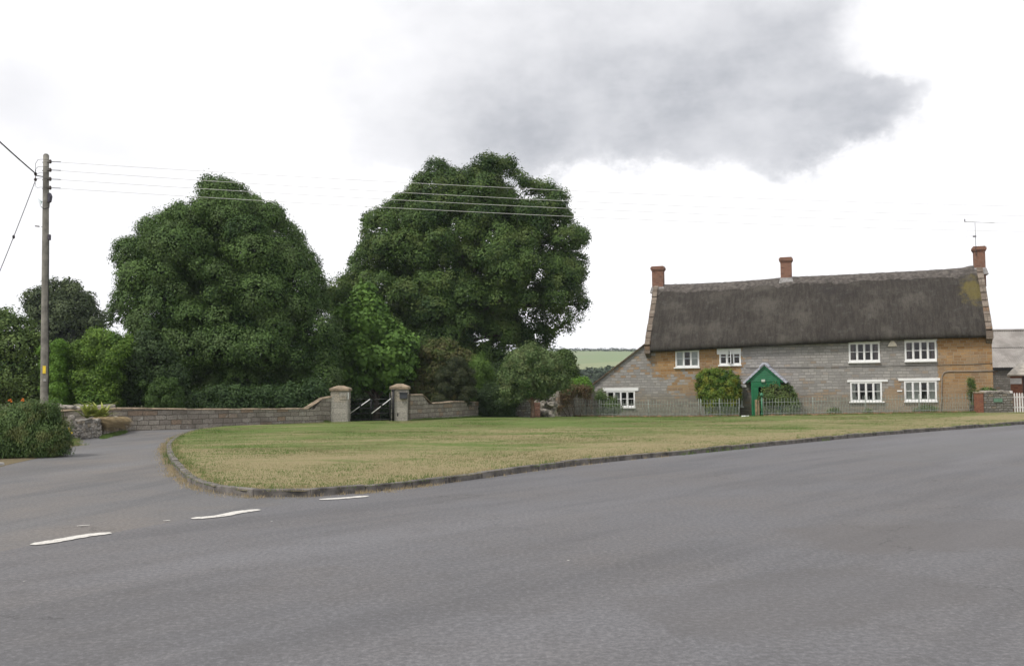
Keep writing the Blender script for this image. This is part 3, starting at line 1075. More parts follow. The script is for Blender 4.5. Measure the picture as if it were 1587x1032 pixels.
# the raised carving on the plaque (outline of a small crest)
mx, mz = (x0 + x1) / 2, (zq0 + zq1) / 2
cr = MB()
cr.tube([(mx - .08, -h - .035, mz + .06), (mx - .05, -h - .035, mz - .06), (mx + .0, -h - .035, mz - .02), (mx + .07, -h - .035, mz - .07), (mx + .08, -h - .035, mz + .05)], .010, 5)
cr.tube([(mx - .02, -h - .035, mz + .07), (mx + .03, -h - .035, mz + .03)], .009, 5)
cr.build('carving', M_coping, plq)
MB().box(h - .002, h + .03, -h + .02, -h + .10, zq0 + .02, zq1 + .03).build('white_board', M_whitep, pl)

pr, cx2, zb2, h2 = pillar(606, 631.5, 653, 603.5, 594.5, 47.3, 'pale stone gate pillar with dark letterbox on its face, right of the gate')
M_lbox = simple('letterbox_grey', (.035, .038, .045), .5, var=.15)
zl0 = P(625, 618, 47.2).z - zb2; zl1 = P(625, 607.5, 47.2).z - zb2
x0 = P(619.5, 610, 47.2).x - cx2; x1 = P(631.5, 610, 47.2).x - cx2
lb = MB().box(x0, x1, -h2 - .14, -h2 + .01, zl0, zl1 - .04).build('letterbox', M_lbox, pr, bevel=.01)
MB().extrude([(x0 - .02, zl1 - .045), (x1 + .02, zl1 - .045), (x1 + .02, zl1 - .02), (x0 - .02, zl1)], 1, -h2 - .18, -h2).build('lid', M_lbox, lb)
MB().box(-.10, -.05, -h2 - .012, -h2 + .01, P(616, 645, 47.2).z - zb2, P(616, 640, 47.2).z - zb2).build('letter_slot', M_black, pr)

# the two leaves of the black gate, white diagonal braces
def gate_leaf(u0, u1, Y, brace, label, hinge_left, finial=False):
    a = P(u0, 650, Y); c = P(u1, 650, Y)
    zb = Hz(a.x, Y)
    L = c.x - a.x
    root = empty('gate_leaf', (a.x, Y, zb), 0, label, 'gate', 'leaves of the black driveway gate')
    zt = lambda v: P((u0 + u1) / 2, v, Y).z - zb
    mb = MB()
    for v in (618.5, 625.5, 632.5, 640.6):
        mb.tube([(0, 0, zt(v)), (L, 0, zt(v))], .018, 6)
    mb.tube([(0, 0, .08), (L, 0, .08)], .02, 6)
    mb.build('rails', M_black, root)
    hs = 0 if hinge_left else L
    st = MB().tube([(hs, 0, -.02), (hs, 0, zt(606 if finial else 618))], .055 if finial else .04, 8)
    st.build('hanging_stile', M_black, root)
    if finial:
        import bmesh
        fb = MB(); fb.rock((hs, 0, zt(605)), .07, 4)
        fb.build('finial', M_black, root)
        MB().tube([(hs - .16, -.02, -.02), (hs - .16, -.02, zt(609))], .03, 8).build('gate_stop', M_black, root)
    MB().tube([(L - hs, 0, .05), (L - hs, 0, zt(618))], .022, 6).build('meeting_stile', M_black, root)
    (bu0, bv0), (bu1, bv1) = brace
    p0 = P(bu0, bv0, Y - .04) - root.location; p1 = P(bu1, bv1, Y - .04) - root.location
    MB().tube([p0, p0.lerp(p1, .5), p1], .022, 6).build('brace', M_whitep, root)
    m_ = p0.lerp(p1, .52)
    MB().box(m_.x - .04, m_.x + .04, m_.y - .05, m_.y + .03, m_.z - .045, m_.z + .045).build('clamp', M_black, root)
    return root


gate_leaf(541.2, 574.5, 47.2, ((542.5, 640.6), (573.5, 618.5)), 'left leaf of the black metal gate, with a white diagonal brace, against the plaque pillar', True)
gate_leaf(576, 609.5, 47.25, ((576, 640.6), (606, 617.5)), 'right leaf of the black metal gate, hung on the thick black post by the letterbox', False, True)

# rubble retaining wall on the left, by the lane
g0 = G(112, 682, 0); g1 = G(150, 678, 0); g2 = G(192, 668, 0)
path = []
for (g, u, vt) in ((g0, 112, 650), (g1, 150, 647), (g2, 192, 645)):
    path.append((g.x - .26, g.y + .1, -.05, P(u, vt + 3, g.y + .1).z))
path.append((g2.x - .2, g2.y + 1.0, -.05, path[-1][3]))
path.insert(0, (g0.x - 1.3, g0.y + .5, -.05, path[0][3]))
rub = swept_wall('rubble_wall', path, .45, M_rub, None, rough=.12, batter=.06)
tag(rub, 'low pale rubble stone bank beside the lane with dry grass hanging over its end', 'wall')
mb = MB(); rr = random.Random(9)
for i in range(26):
    t = i / 25
    k = min(2, int(t * 3)); tt = t * 3 - k
    a = Vector(path[k + 1 - (1 if k == 2 else 0)]) if False else None
    q0 = Vector(path[1]).lerp(Vector(path[2]), t * 2) if t < .5 else Vector(path[2]).lerp(Vector(path[3]), t * 2 - 1)
    zt_ = path[1][3] * (1 - t) + path[3][3] * t
    mb.rock((q0[0] + rr.uniform(-.1, .1), q0[1] + rr.uniform(-.15, .1), zt_ - .03 + rr.uniform(-.03, .03)), rr.uniform(.1, .17), i * 5 + 900, (1.2, 1, .75), rr.uniform(-1, 1))
mb.build('capping_stones', M_rock, rub)
mb = MB()
for i in range(300):
    t = rr.random()
    q0 = Vector(path[1]).lerp(Vector(path[2]), t * 2) if t < .5 else Vector(path[2]).lerp(Vector(path[3]), t * 2 - 1)
    dd_ = (Vector(path[3][:2]) - Vector(path[1][:2])).normalized(); nn_ = Vector((dd_.y, -dd_.x))
    zt_ = path[1][3] * (1 - t) + path[3][3] * t
    f = rr.random()
    mb.rock((q0[0] + nn_.x * (.17 + .08 * (1 - f)), q0[1] + nn_.y * (.17 + .08 * (1 - f)), .04 + (zt_ - .08) * f), rr.uniform(.045, .10), i * 3 + 2000, (1.25, .9, .7), math.atan2(dd_.y, dd_.x) + rr.uniform(-.3, .3))
mb.build('face_stones', M_rock, rub)
# leaning stone post near the bush
p = G(107, 683, 0)
mb = MB()
for i in range(5):
    mb.rock((p.x + .02 * i + rr.uniform(-.03, .03), p.y, .08 + i * .17), .15, 70 + i, (.75, .8, .75), i)
sp = mb.build('stone_post', M_rock)
tag(sp, 'rough grey stone post standing between the hanging bush and the rubble bank', 'stone post')

# ================================================================== COTTAGE
YA, YB = 61.0, 54.5
A3 = P(1003, 600, YA); B3 = P(1539.5, 600, YB)
A = Vector((A3.x, YA, 0)); B = Vector((B3.x, YB, 0))
LEN = (B - A).length
dS = (B - A).normalized()
nB = Vector((-dS.y, dS.x, 0))
RZ = math.atan2(dS.y, dS.x)


def F(u, v, off=0.0):
    """photo pixel -> (along the front, height) on the plane `off` metres behind the front wall"""
    d = ray(u, v)
    o = Vector((0, 0, EYE))
    p0 = A + nB * off
    t = (p0 - o).dot(nB) / d.dot(nB)
    q = o + d * t
    return (q - A).dot(dS), q.z


def interp(tab, s):
    if s <= tab[0][0]:
        (a, za), (b, zb) = tab[0], tab[1]
    elif s >= tab[-1][0]:
        (a, za), (b, zb) = tab[-2], tab[-1]
    else:
        for (a, za), (b, zb) in zip(tab, tab[1:]):
            if a <= s <= b: break
    return za + (zb - za) * (s - a) / (b - a)


def front_stone():
    m, t, b, o = new_mat('cottage_stone')
    tc = t.n('ShaderNodeTexCoord').outputs['Object']
    X, Y_, Z = t.sep(tc)
    uv = t.comb(X, Z, 0)
    nw = t.noise(uv, 1.3, 4, .6)
    nf = t.noise(uv, 12.0, 5, .65)
    nr = t.noise(uv, .55, 5, .6)
    wv = t.vmath('ADD', uv, t.vmath('SCALE', t.vmath('SUBTRACT', nw.outputs['Color'], (.5, .5, .5)), scale=.12))
    wv = t.vmath('ADD', wv, t.vmath('SCALE', t.vmath('SUBTRACT', nf.outputs['Color'], (.5, .5, .5)), scale=.03))
    br = t.n('ShaderNodeTexBrick')
    br.offset = .41; br.squash = 1.25; br.squash_frequency = 3
    t.put(br.inputs['Vector'], wv)
    t.put(br.inputs['Color1'], (0, 0, 0)); t.put(br.inputs['Color2'], (1, 1, 1)); t.put(br.inputs['Mortar'], (.5, .5, .5))
    for k, v in (('Scale', 1.0), ('Mortar Size', .014), ('Mortar Smooth', .3), ('Brick Width', .34), ('Row Height', .17)):
        t.put(br.inputs[k], v)
    r = br.outputs['Color']
    # second pseudo-random per stone
    r2 = t.math('FRACT', t.math('MULTIPLY', r, 7.31))
    wob = t.math('MULTIPLY', t.math('SUBTRACT', nr.outputs['Fac'], .5), 4.5)
    Xw = t.math('ADD', X, wob)
    Zw = t.math('ADD', Z, t.math('MULTIPLY', wob, .5))
    sR = F(1452, 560)[0]
    s1 = F(1150, 560)[0]
    z600 = F(1150, 605)[1]
    right = t.ramp(X, sR - .03, sR + .1)
    lz = F(1050, 572)[1]
    # ham stone: a band under the left eaves and an irregular tongue below it
    band = t.math('MULTIPLY', t.ramp(Xw, s1 - .2, s1 + .3, 1, 0), t.ramp(Zw, lz - 1.1, lz - .1, 0, 1))
    band = t.math('MULTIPLY', band, t.ramp(X, .1, .9, .15, 1))
    tongue = t.math('MULTIPLY', t.math('MULTIPLY', t.ramp(Xw, 1.0, 1.7), t.ramp(Xw, 3.4, 4.4, 1, 0)), t.ramp(Zw, .6, 1.3, 0, .72))
    low = t.math('MULTIPLY', t.ramp(Zw, .9, 1.9, .30, 0), t.ramp(X, 4, 8))
    mid = t.math('MULTIPLY', t.math('MULTIPLY', t.ramp(X, sR - 3.2, sR - 2.6), t.ramp(Z, 1.5, 2.1, 1, 0)), .42)
    reg = t.math('MAXIMUM', t.math('MAXIMUM', right, band), t.math('MAXIMUM', tongue, mid))
    prob = t.math('ADD', t.math('ADD', .10, low), t.math('MULTIPLY', reg, 1.0))
    org = t.math('MULTIPLY', t.math('SUBTRACT', t.math('ADD', prob, .0), r2), 7.0, clamp=True)
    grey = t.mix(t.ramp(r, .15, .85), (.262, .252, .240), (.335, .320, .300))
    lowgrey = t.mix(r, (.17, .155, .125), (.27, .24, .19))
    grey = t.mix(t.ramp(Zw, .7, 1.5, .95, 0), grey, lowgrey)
    ora = t.mix(t.ramp(r, .1, .9), (.28, .150, .055), (.38, .235, .110))
    ora = t.mix(t.ramp(nf.outputs['Fac'], .48, .72, 0, .65), ora, (.30, .24, .17))
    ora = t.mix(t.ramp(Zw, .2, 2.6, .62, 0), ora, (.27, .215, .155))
    ora = t.mix(t.math('MULTIPLY', t.math('SUBTRACT', 1.0, reg, clamp=True), .55), ora, (.27, .24, .20))
    c = t.mix(org, grey, ora)
    c = t.mix(t.ramp(nf.outputs['Fac'], .35, .7, .0, .28), c, t.mix(.5, c, (.08, .075, .07)))
    c = t.mix(t.ramp(nr.outputs['Fac'], .50, .66, 0, .42), c, (.17, .155, .135))
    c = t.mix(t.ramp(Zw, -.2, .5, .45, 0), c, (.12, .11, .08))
    mortar = t.mix(org, (.21, .20, .19), (.36, .30, .21))
    c = t.mix(t.math('MULTIPLY', br.outputs['Fac'], .75), c, mortar)
    t.put(b.inputs['Base Color'], c)
    b.inputs['Roughness'].default_value = .92
    b.inputs['Specular IOR Level'].default_value = .12
    h = t.math('SUBTRACT', t.math('ADD', t.math('MULTIPLY', nf.outputs['Fac'], .7), t.math('MULTIPLY', r, .7)), br.outputs['Fac'])
    t.put(b.inputs['Normal'], t.bump(h, .9, .025))
    return m


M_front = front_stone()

m, t, b, o_ = new_mat('old_thatch')
tcx = t.n('ShaderNodeTexCoord').outputs['Object']
X, Y_, Z = t.sep(tcx)
mp = t.n('ShaderNodeMapping'); t.put(mp.inputs[0], tcx); mp.inputs['Scale'].default_value = (1, .13, .13)
st = t.noise(mp.outputs[0], 7.0, 6, .7)
st2 = t.noise(mp.outputs[0], 26.0, 4, .7)
bgn = t.noise(tcx, .5, 6, .62)
md = t.noise(tcx, 2.6, 5, .65)
fn = t.noise(tcx, 30.0, 4, .7)
cc = t.mix(t.ramp(st.outputs['Fac'], .3, .7), (.038, .034, .030), (.068, .061, .053))
cc = t.mix(t.ramp(bgn.outputs['Fac'], .50, .68, 0, .5), cc, (.125, .115, .098))
cc = t.mix(t.ramp(bgn.outputs['Fac'], .30, .46, .5, 0), cc, (.030, .027, .027))
cc = t.mix(t.ramp(md.outputs['Fac'], .54, .70, 0, .4), cc, (.105, .102, .094))
cc = t.mix(t.ramp(fn.outputs['Fac'], .55, .72, 0, .5), cc, (.135, .125, .11))
cc = t.mix(t.ramp(st2.outputs['Fac'], .5, .7, 0, .55), cc, (.025, .022, .02))
sm, zm = F(1508, 448, 2.2)
dd = t.vmath('LENGTH', t.vmath('MULTIPLY', t.vmath('SUBTRACT', t.comb(X, 0, Z), (sm, 0, zm - .1)), (1.2, 0, .95)))
mask = t.math('MULTIPLY', t.ramp(t.math('ADD', dd, t.math('MULTIPLY', t.math('SUBTRACT', md.outputs['Fac'], .5), 2.2)), 1.1, .3), t.ramp(fn.outputs['Fac'], .3, .6, .4, 1))
cc = t.mix(t.math('MULTIPLY', mask, .6), cc, (.20, .165, .045))
t.put(b.inputs['Base Color'], cc)
b.inputs['Roughness'].default_value = .95; b.inputs['Specular IOR Level'].default_value = .1
t.put(b.inputs['Normal'], t.bump(t.math('ADD', t.math('ADD', st.outputs['Fac'], st2.outputs['Fac']), fn.outputs['Fac']), .9, .05))
M_thatch = m

cot = empty('thatched_cottage', (A.x, A.y, 0), RZ,
            'long stone cottage with grey thatched roof, three brick chimneys and white windows behind the green', 'cottage')

# windows: (u0, v0, u1, v1, lights, lintel, sill, curtain spec)
WIN = [
    (1047, 543.5, 1083.5, 568.5, 3, (1046, 541.5, 1085, 545), (1044.5, 568.5, 1085, 571), 'bwb'),
    (1115, 542, 1148, 565, 3, (1111, 540, 1148.5, 549), (1113, 565, 1149.5, 568), 'xoo'),
    (940.5, 606.5, 984, 630.5, 4, (934.5, 601, 989.5, 606), (940, 630.5, 985, 632.5), 'ocoo'),
    (1315.5, 531.5, 1363.5, 560, 4, (1315, 529, 1364, 532.5), (1314.5, 560, 1364.5, 562), 'cooc'),
    (1402, 528.5, 1451.5, 558.5, 4, (1401.5, 526, 1452, 529.5), (1401.5, 558.5, 1452, 560.5), 'cood'),
    (1318, 592.5, 1367, 621.5, 4, (1313, 588.5, 1376, 592), (1316, 621.5, 1371, 624.5), 'cooc'),
    (1401.5, 591, 1452, 621, 4, (1392, 586, 1457, 590), (1401, 621, 1453, 623.5), 'ccoc'),
    (1108, 602, 1150.5, 629, 3, (1104, 597, 1157, 600.5), (1107, 629, 1153, 632), 'ooo'),
]
wins = []
for w_ in WIN:
    s0, z1 = F(w_[0], w_[1]); s1, z0 = F(w_[2], w_[3])
    # straight heights: average out the slight slope of the picture
    zt = (F(w_[0], w_[1])[1] + F(w_[2], w_[1])[1]) / 2; zb_ = (F(w_[0], w_[3])[1] + F(w_[2], w_[3])[1]) / 2
    wins.append((s0, s1, zb_, zt))

eave = [(F(u, v, -.42)[0], F(u, v, -.42)[1]) for u, v in ((1006, 545.5), (1045, 544), (1090, 541.5), (1160, 538), (1230, 534.5), (1310, 531), (1380, 527.5), (1450, 525), (1535, 522.5))]
ridge = [(F(u, v, 3.1)[0], F(u, v, 3.1)[1]) for u, v in ((1013, 444), (1030, 442), (1080, 440.5), (1130, 438), (1180, 434.5), (1205, 432), (1230, 430), (1290, 427.5), (1350, 424.5), (1420, 421), (1470, 418), (1492, 416), (1506, 412.5), (1516, 414), (1530, 418))]

WALLTOP = lambda s: interp(eave, s) + .22


def wall_holes(breaks, ztop, zbot, holes, name, mat, parent, y=0.0):
    breaks = sorted(breaks)
    br = sorted(set([round(x, 4) for x in breaks] + [round(h[i], 4) for h in holes for i in (0, 1)]))
    br = [x for x in br if breaks[0] - 1e-3 <= x <= breaks[-1] + 1e-3]
    mb = MB()
    for a, b in zip(br, br[1:]):
        hs = sorted([h for h in holes if h[0] < (a + b) / 2 < h[1]], key=lambda h: h[2])
        z = zbot
        for h in hs:
            mb.add([(a, y, z), (b, y, z), (b, y, h[2]), (a, y, h[2])], [(0, 1, 2, 3)])
            z = h[3]
        mb.add([(a, y, z), (b, y, z), (b, y, ztop(b)), (a, y, ztop(a))], [(0, 1, 2, 3)])
    return mb.build(name, mat, parent)


D_ = 6.2
# porch door opening
pd0 = F(1172, 600)[0]; pd1 = F(1200, 600)[0]
main_holes = [w for i, w in enumerate(wins) if i != 2] + [(pd0, pd1, -.3, 2.0)]
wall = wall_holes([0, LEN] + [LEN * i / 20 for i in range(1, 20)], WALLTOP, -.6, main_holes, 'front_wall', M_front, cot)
# gable and back walls
mb = MB()
for s in (0.0, LEN):
    zr = interp(ridge, s) - .35; ze = WALLTOP(s)
    mb.add([(s, 0, -.6), (s, D_, -.6), (s, D_, ze), (s, 3.1, zr), (s, 0, ze)], [(0, 1, 2, 3, 4)])
mb.add([(0, D_, -.6), (LEN, D_, -.6), (LEN, D_, WALLTOP(LEN)), (0, D_, WALLTOP(0))], [(0, 1, 2, 3)])
mb.build('gable_wall', M_front, cot)
# plastered room behind the windows so the panes look into a dark interior
M_room = simple('room_plaster', (.16, .14, .12), .9)
mb = MB()
fl = (interp(eave, LEN / 2) - .2) * .5
mb.add([(0.02, 0.02, fl), (LEN - .02, .02, fl), (LEN - .02, D_ - .02, fl), (.02, D_ - .02, fl)], [(0, 1, 2, 3)])
for s in (3.2, 6.4, 10.3, 14.2):
    mb.add([(s, .03, -.5), (s, D_ - .03, -.5), (s, D_ - .03, 4.2), (s, .03, 4.2)], [(0, 1, 2, 3)])
mb.build('interior', M_room, cot)

# thatch
S0, S1 = .27, LEN - .27


def thatch_profile(s):
    ze = interp(eave, s); zr = interp(ridge, s)
    pts = [(.25, ze + .16), (-.05, ze + .06), (-.30, ze + .0), (-.42, ze + .04), (-.50, ze + .16), (-.47, ze + .32)]
    y0, z0 = -.40, ze + .48
    n = 18
    for i in range(n + 1):
        t = i / n
        y = y0 + (2.85 - y0) * t; z = z0 + (zr - .14 - z0) * t
        bul = .16 * math.sin(math.pi * min(1, t * 1.02)) - .03
        pts.append((y - bul * .8, z + bul * .6))
    pts += [(2.98, zr - .03), (3.1, zr), (3.25, zr - .04)]
    for i in range(1, 7):
        t = i / 6
        pts.append((3.35 + (D_ + .4 - 3.35) * t, zr - .14 + (ze + .4 - zr + .14) * t))
    pts += [(D_ + .4, ze + .05), (D_ - .1, ze + .1)]
    return pts


mb = MB()
ns = 150
vs = []
np_ = len(thatch_profile(1))
for i in range(ns + 1):
    s = S0 + (S1 - S0) * i / ns
    for k, (y, z) in enumerate(thatch_profile(s)):
        dn = .07 * noise.noise(Vector((s * .8, y * 1.2, z * .5))) + .03 * noise.noise(Vector((s * 3.5, y * 4, z * 2)))
        ed = min(1, (s - S0) / .5, (S1 - s) / .5)
        dn -= .10 * (1 - max(0, ed)) ** 2
        vs.append((s, y - dn * .5, z + dn * .6 * (0.5 if k < 4 else 1)))
fs = []
for i in range(ns):
    for k in range(np_ - 1):
        a = i * np_ + k
        fs.append((a, a + np_, a + np_ + 1, a + 1))
mb.add(vs, fs, smooth=True)
mb.add([vs[k] for k in range(np_)], [tuple(range(np_))])
mb.add([vs[ns * np_ + k] for k in range(np_)], [tuple(range(np_))[::-1]])
roof = mb.build('thatched_roof', M_thatch, cot)
# ridge layer
M_ridge = simple('ridge_thatch', (.088, .078, .070), .95, var=.45, scale=5, bumps=.9)
mb = MB(); vs = []
prof = lambda zr: [(2.42, zr - .80), (2.40, zr - .68), (2.62, zr - .36), (2.86, zr - .07), (3.1, zr + .05), (3.34, zr - .07), (3.8, zr - .55)]
for i in range(121):
    s = S0 + (S1 - S0) * i / 120
    zr = interp(ridge, s)
    for k, (y, z) in enumerate(prof(zr)):
        d = .035 * noise.noise(Vector((s * 4, k, 0))) + (.03 * math.sin(s * 9) if k < 2 else 0)
        vs.append((s, y, z + d))
fs = []
for i in range(120):
    for k in range(6):
        a = i * 7 + k
        fs.append((a, a + 7, a + 8, a + 1))
mb.add(vs, fs, smooth=True)
mb.build('ridge_cap', M_ridge, roof)
# stone gable copings (raised verges)
M_cop2 = stone('gable_coping', ((.19, .15, .12), (.26, .215, .175), (.22, .14, .09)), bw=.5, bh=.3, mortar=(.12, .10, .08), msize=.015, stain=(.10, .085, .06), bumpd=.03)
for side, (sa, sb_) in enumerate(((-.04, .30), (LEN - .30, LEN + .04))):
    s = .1 if side == 0 else LEN - .1
    ze, zr = interp(eave, s), interp(ridge, s)
    mb = MB()
    y0, z0, y1, z1 = -.30, ze + .30, 3.1, zr - .02
    n = 9
    sl = Vector((y1 - y0, z1 - z0)); sl_n = Vector((-sl.y, sl.x)).normalized()
    for i in range(n):
        t0, t1 = i / n + .004, (i + 1) / n - .004
        j = random.uniform(-.02, .02); jx = random.uniform(-.015, .015)
        q = []
        for t_ in (t0, t1):
            y = y0 + (y1 - y0) * t_; z = z0 + (z1 - z0) * t_
            q.append((y, z)); q.append((y + sl_n.x * (.24 + j), z + sl_n.y * (.24 + j)))
        (ya, za), (yb, zb_), (yc, zc), (yd, zd) = q
        mb.hexa([(sa + jx, ya + .3, za - .15), (sb_ + jx, ya + .3, za - .15), (sb_ + jx, yc + .3, zc - .15), (sa + jx, yc + .3, zc - .15),
                 (sa + jx, yb, zb_), (sb_ + jx, yb, zb_), (sb_ + jx, yd, zd), (sa + jx, yd, zd)])
    # kneeler at the foot
    mb.box(sa - .01, sb_ + .01, -.48, .25, ze - .10, ze + .36)
    mb.extrude([(-.40, ze - .10), (0.1, ze - .10), (0.1, ze - .42)], 0, sa + .02, sb_ - .02)
    mb.build('gable_coping', M_cop2, cot, bevel=.015)
    # back slope coping
    mb = MB()
    mb.hexa([(sa, 3.1, zr - .3), (sb_, 3.1, zr - .3), (sb_, D_ + .4, ze + .2), (sa, D_ + .4, ze + .2), (sa, 3.1, zr + .12), (sb_, 3.1, zr + .12), (sb_, D_ + .5, ze + .55), (sa, D_ + .5, ze + .55)])
    mb.build('rear_coping', M_cop2, cot)

# chimneys
M_lead = simple('lead', (.25, .24, .235), .8, var=.3)
chim = []
for (u0, u1, vt, vb) in ((1010, 1027, 413, 447), (1209, 1226, 399, 433), (1509, 1526.5, 382, 418)):
    s0, zt = F(u0, vt, 2.8); s1, _ = F(u1, vt, 2.8); _, zb_ = F(u1, vb, 2.8)
    mb = MB()
    w2 = .30
    mb.box(s0, s1, 3.1 - w2, 3.1 + w2, zb_ - 1.0, zt - .30)
    mb.box(s0 - .04, s1 + .04, 3.1 - w2 - .04, 3.1 + w2 + .04, zt - .30, zt - .22)
    mb.box(s0 - .08, s1 + .08, 3.1 - w2 - .08, 3.1 + w2 + .08, zt - .22, zt - .07)
    mb.box(s0 - .03, s1 + .03, 3.1 - w2 - .03, 3.1 + w2 + .03, zt - .07, zt)
    ch = mb.build('chimney', M_brick, roof)
    fb = MB(); fb.hexa([(s0 - .13, 2.62, zb_ - .28), (s1 + .13, 2.62, zb_ - .28), (s1 + .13, 3.5, zb_ - .28), (s0 - .13, 3.5, zb_ - .28),
                        (s0 - .03, 3.1 - w2 - .03, zb_ + .12), (s1 + .03, 3.1 - w2 - .03, zb_ + .12), (s1 + .03, 3.5, zb_ + .12), (s0 - .03, 3.5, zb_ + .12)])
    fb.build('flashing', M_lead, ch)
    MB().box(s0 + .08, s1 - .08, 3.1 - w2 + .08, 3.1 + w2 - .08, zt - .02, zt + .012).build('flue', simple('soot', (.02, .02, .02), .9), ch)
    chim.append((s0, s1, zt, zb_))

# windows
M_curt = simple('net_curtain', (.62, .62, .60), .9, var=.12, scale=14)
M_curtd = simple('dark_curtain', (.20, .15, .15), .9, var=.3, scale=14)
m, t, b, o_ = new_mat('window_glass')
tr = t.n('ShaderNodeBsdfTransparent'); gl = t.n('ShaderNodeBsdfGlossy'); gl.inputs['Roughness'].default_value = .03
fr = t.n('ShaderNodeFresnel'); fr.inputs[0].default_value = 1.5
ms = t.n('ShaderNodeMixShader')
t.put(ms.inputs[0], t.math('ADD', t.math('MULTIPLY', fr.outputs[0], .8), .015))
tr.inputs[0].default_value = (.75, .78, .76, 1)
t.t.links.new(tr.outputs[0], ms.inputs[1]); t.t.links.new(gl.outputs[0], ms.inputs[2]); t.t.links.new(ms.outputs[0], o_.inputs[0])
M_glass = m
M_blind = simple('pale_blind', (.50, .52, .52), .8, var=.05)
for (w_, (s0, s1, z0, z1)) in zip(WIN, wins):
    n = w_[4]
    fw_ = .05
    mb = MB()
    yf, yb = -.03, .12
    mb.box(s0 - .02, s0 + fw_, yf, yb, z0 - .02, z1 + .02); mb.box(s1 - fw_, s1 + .02, yf, yb, z0 - .02, z1 + .02)
    mb.box(s0 + fw_, s1 - fw_, yf, yb, z0 - .02, z0 + fw_); mb.box(s0 + fw_, s1 - fw_, yf, yb, z1 - fw_, z1 + .02)
    W = (s1 - s0 - 2 * fw_)
    lw_ = W / n
    for k in range(1, n):
        x = s0 + fw_ + lw_ * k
        hw = .03 if not (n == 4 and k == 2) else .045
        mb.box(x - hw, x + hw, yf + .004, yb - .01, z0 + fw_, z1 - fw_)
    win = mb.build('window', M_whitep, cot, bevel=.006)
    for k in range(n):
        xa = s0 + fw_ + lw_ * k + (.03 if k else 0); xb = s0 + fw_ + lw_ * (k + 1) - (.03 if k < n - 1 else 0)
        za, zb_ = z0 + fw_, z1 - fw_
        cs = MB(); c = .03
        is_open = w_[7][k] == 'x'
        y0 = .0; y1 = .05
        if is_open: pass
        cs.box(xa, xa + c, y0, y1, za, zb_); cs.box(xb - c, xb, y0, y1, za, zb_)
        cs.box(xa + c, xb - c, y0, y1, za, za + c * 1.3); cs.box(xa + c, xb - c, y0, y1, zb_ - c, zb_)
        zm_ = (za + zb_) / 2 + .02
        cs.box(xa + c, xb - c, y0 + .006, y1 - .006, zm_ - .016, zm_ + .016)
        if not (w_[0] == 1115 and k == 1):
            cs.build('casement', M_whitep, win)
            pn = MB(); pn.add([(xa + c * .5, .028, za + c * .5), (xb - c * .5, .028, za + c * .5), (xb - c * .5, .028, zb_ - c * .5), (xa + c * .5, .028, zb_ - c * .5)], [(0, 1, 2, 3)])
            pn.build('pane', M_glass, win)
        else:   # the casement that stands ajar: swung outwards on its left edge
            R = Matrix.Translation((xa, 0.0, 0)) @ Matrix.Rotation(math.radians(-48), 4, 'Z') @ Matrix.Translation((-xa, 0.0, 0))
            cs.v = [tuple(R @ Vector(v)) for v in cs.v]
            cs.build('open_casement', M_whitep, win)
            pn = MB(); pn.add([R @ Vector(q) for q in ((xa + c, .028, za + c), (xb - c, .028, za + c), (xb - c, .028, zb_ - c), (xa + c, .028, zb_ - c))], [(0, 1, 2, 3)])
            pn.build('pane', M_glass, win)
        spec = w_[7][k]
        if spec in 'bcd':
            cb = MB()
            yy = .16
            if spec == 'b':
                cb.add([(xa - .02, .10, za), (xb + .02, .10, za), (xb + .02, .10, zb_), (xa - .02, .10, zb_)], [(0, 1, 2, 3)])
                cb.build('blind', M_blind, win)
            else:
                frac = 1.0 if spec == 'c' and w_[0] in (1401.5,) else .62
                left = k < n / 2
                m_ = 14
                X0, X1 = (xa - .03, xa - .03 + (xb - xa) * frac + .03) if left else (xb + .03 - (xb - xa) * frac - .03, xb + .03)
                vs = []
                for q in range(m_ + 1):
                    x = X0 + (X1 - X0) * q / m_
                    y = yy + .025 * math.sin(q * 2.4 + k)
                    vs += [(x, y, za), (x, y, zb_)]
                cb.add(vs, [(2 * q, 2 * q + 2, 2 * q + 3, 2 * q + 1) for q in range(m_)], smooth=True)
                cb.build('curtain', M_curt if w_[0] in (1401.5, 1318, 940.5) else M_curtd, win)
    lu0, lv0, lu1, lv1 = w_[5]
    a_, zt_ = F(lu0, lv0); b_, _ = F(lu1, lv0); zt_ = (F(lu0, lv0)[1] + F(lu1, lv0)[1]) / 2; zl_ = (F(lu0, lv1)[1] + F(lu1, lv1)[1]) / 2
    if zl_ < z1 + .021 and lv1 - lv0 < 8: zl_ = z1 + .021
    MB().box(a_, b_, -.05, .05, zl_, max(zt_, zl_ + .06)).build('lintel', M_whitep, win, bevel=.008)
    su0, sv0, su1, sv1 = w_[6]
    a_, b_ = F(su0, sv0)[0], F(su1, sv0)[0]
    MB().box(a_, b_, -.12, .04, z0 - .10, z0 - .021).build('sill', M_whitep, win, bevel=.01)

# cable band across the wall, pipe on the right, security lamp
M_cable = simple('cable', (.07, .065, .06), .7)
pts = [F(u, v) for u, v in ((1156, 570.5), (1230, 570), (1300, 569), (1382, 567.3), (1400, 567), (1450, 566), (1500, 565), (1538, 563))]
mb = MB().tube([(s, -.018, z) for s, z in pts], .014, 5)
mb.build('wall_cable', M_cable, cot)
M_pipe = simple('lead_pipe', (.24, .21, .18), .6)
pts = [F(u, v) for u, v in ((1459.5, 640), (1459.5, 600), (1460, 582), (1463, 577), (1469, 575.5), (1500, 575.3), (1540, 574.5))]
MB().tube([(s, -.035, z) for s, z in pts], .028, 7).build('pipe', M_pipe, cot)
s, z = F(1383, 533)
mb = MB(); mb.extrude([(s - .26, z - .15), (s + .26, z - .15), (s + .20, z + .02), (s + .08, z + .18), (s - .06, z + .19), (s - .2, z + .03)], 1, -.13, 0)
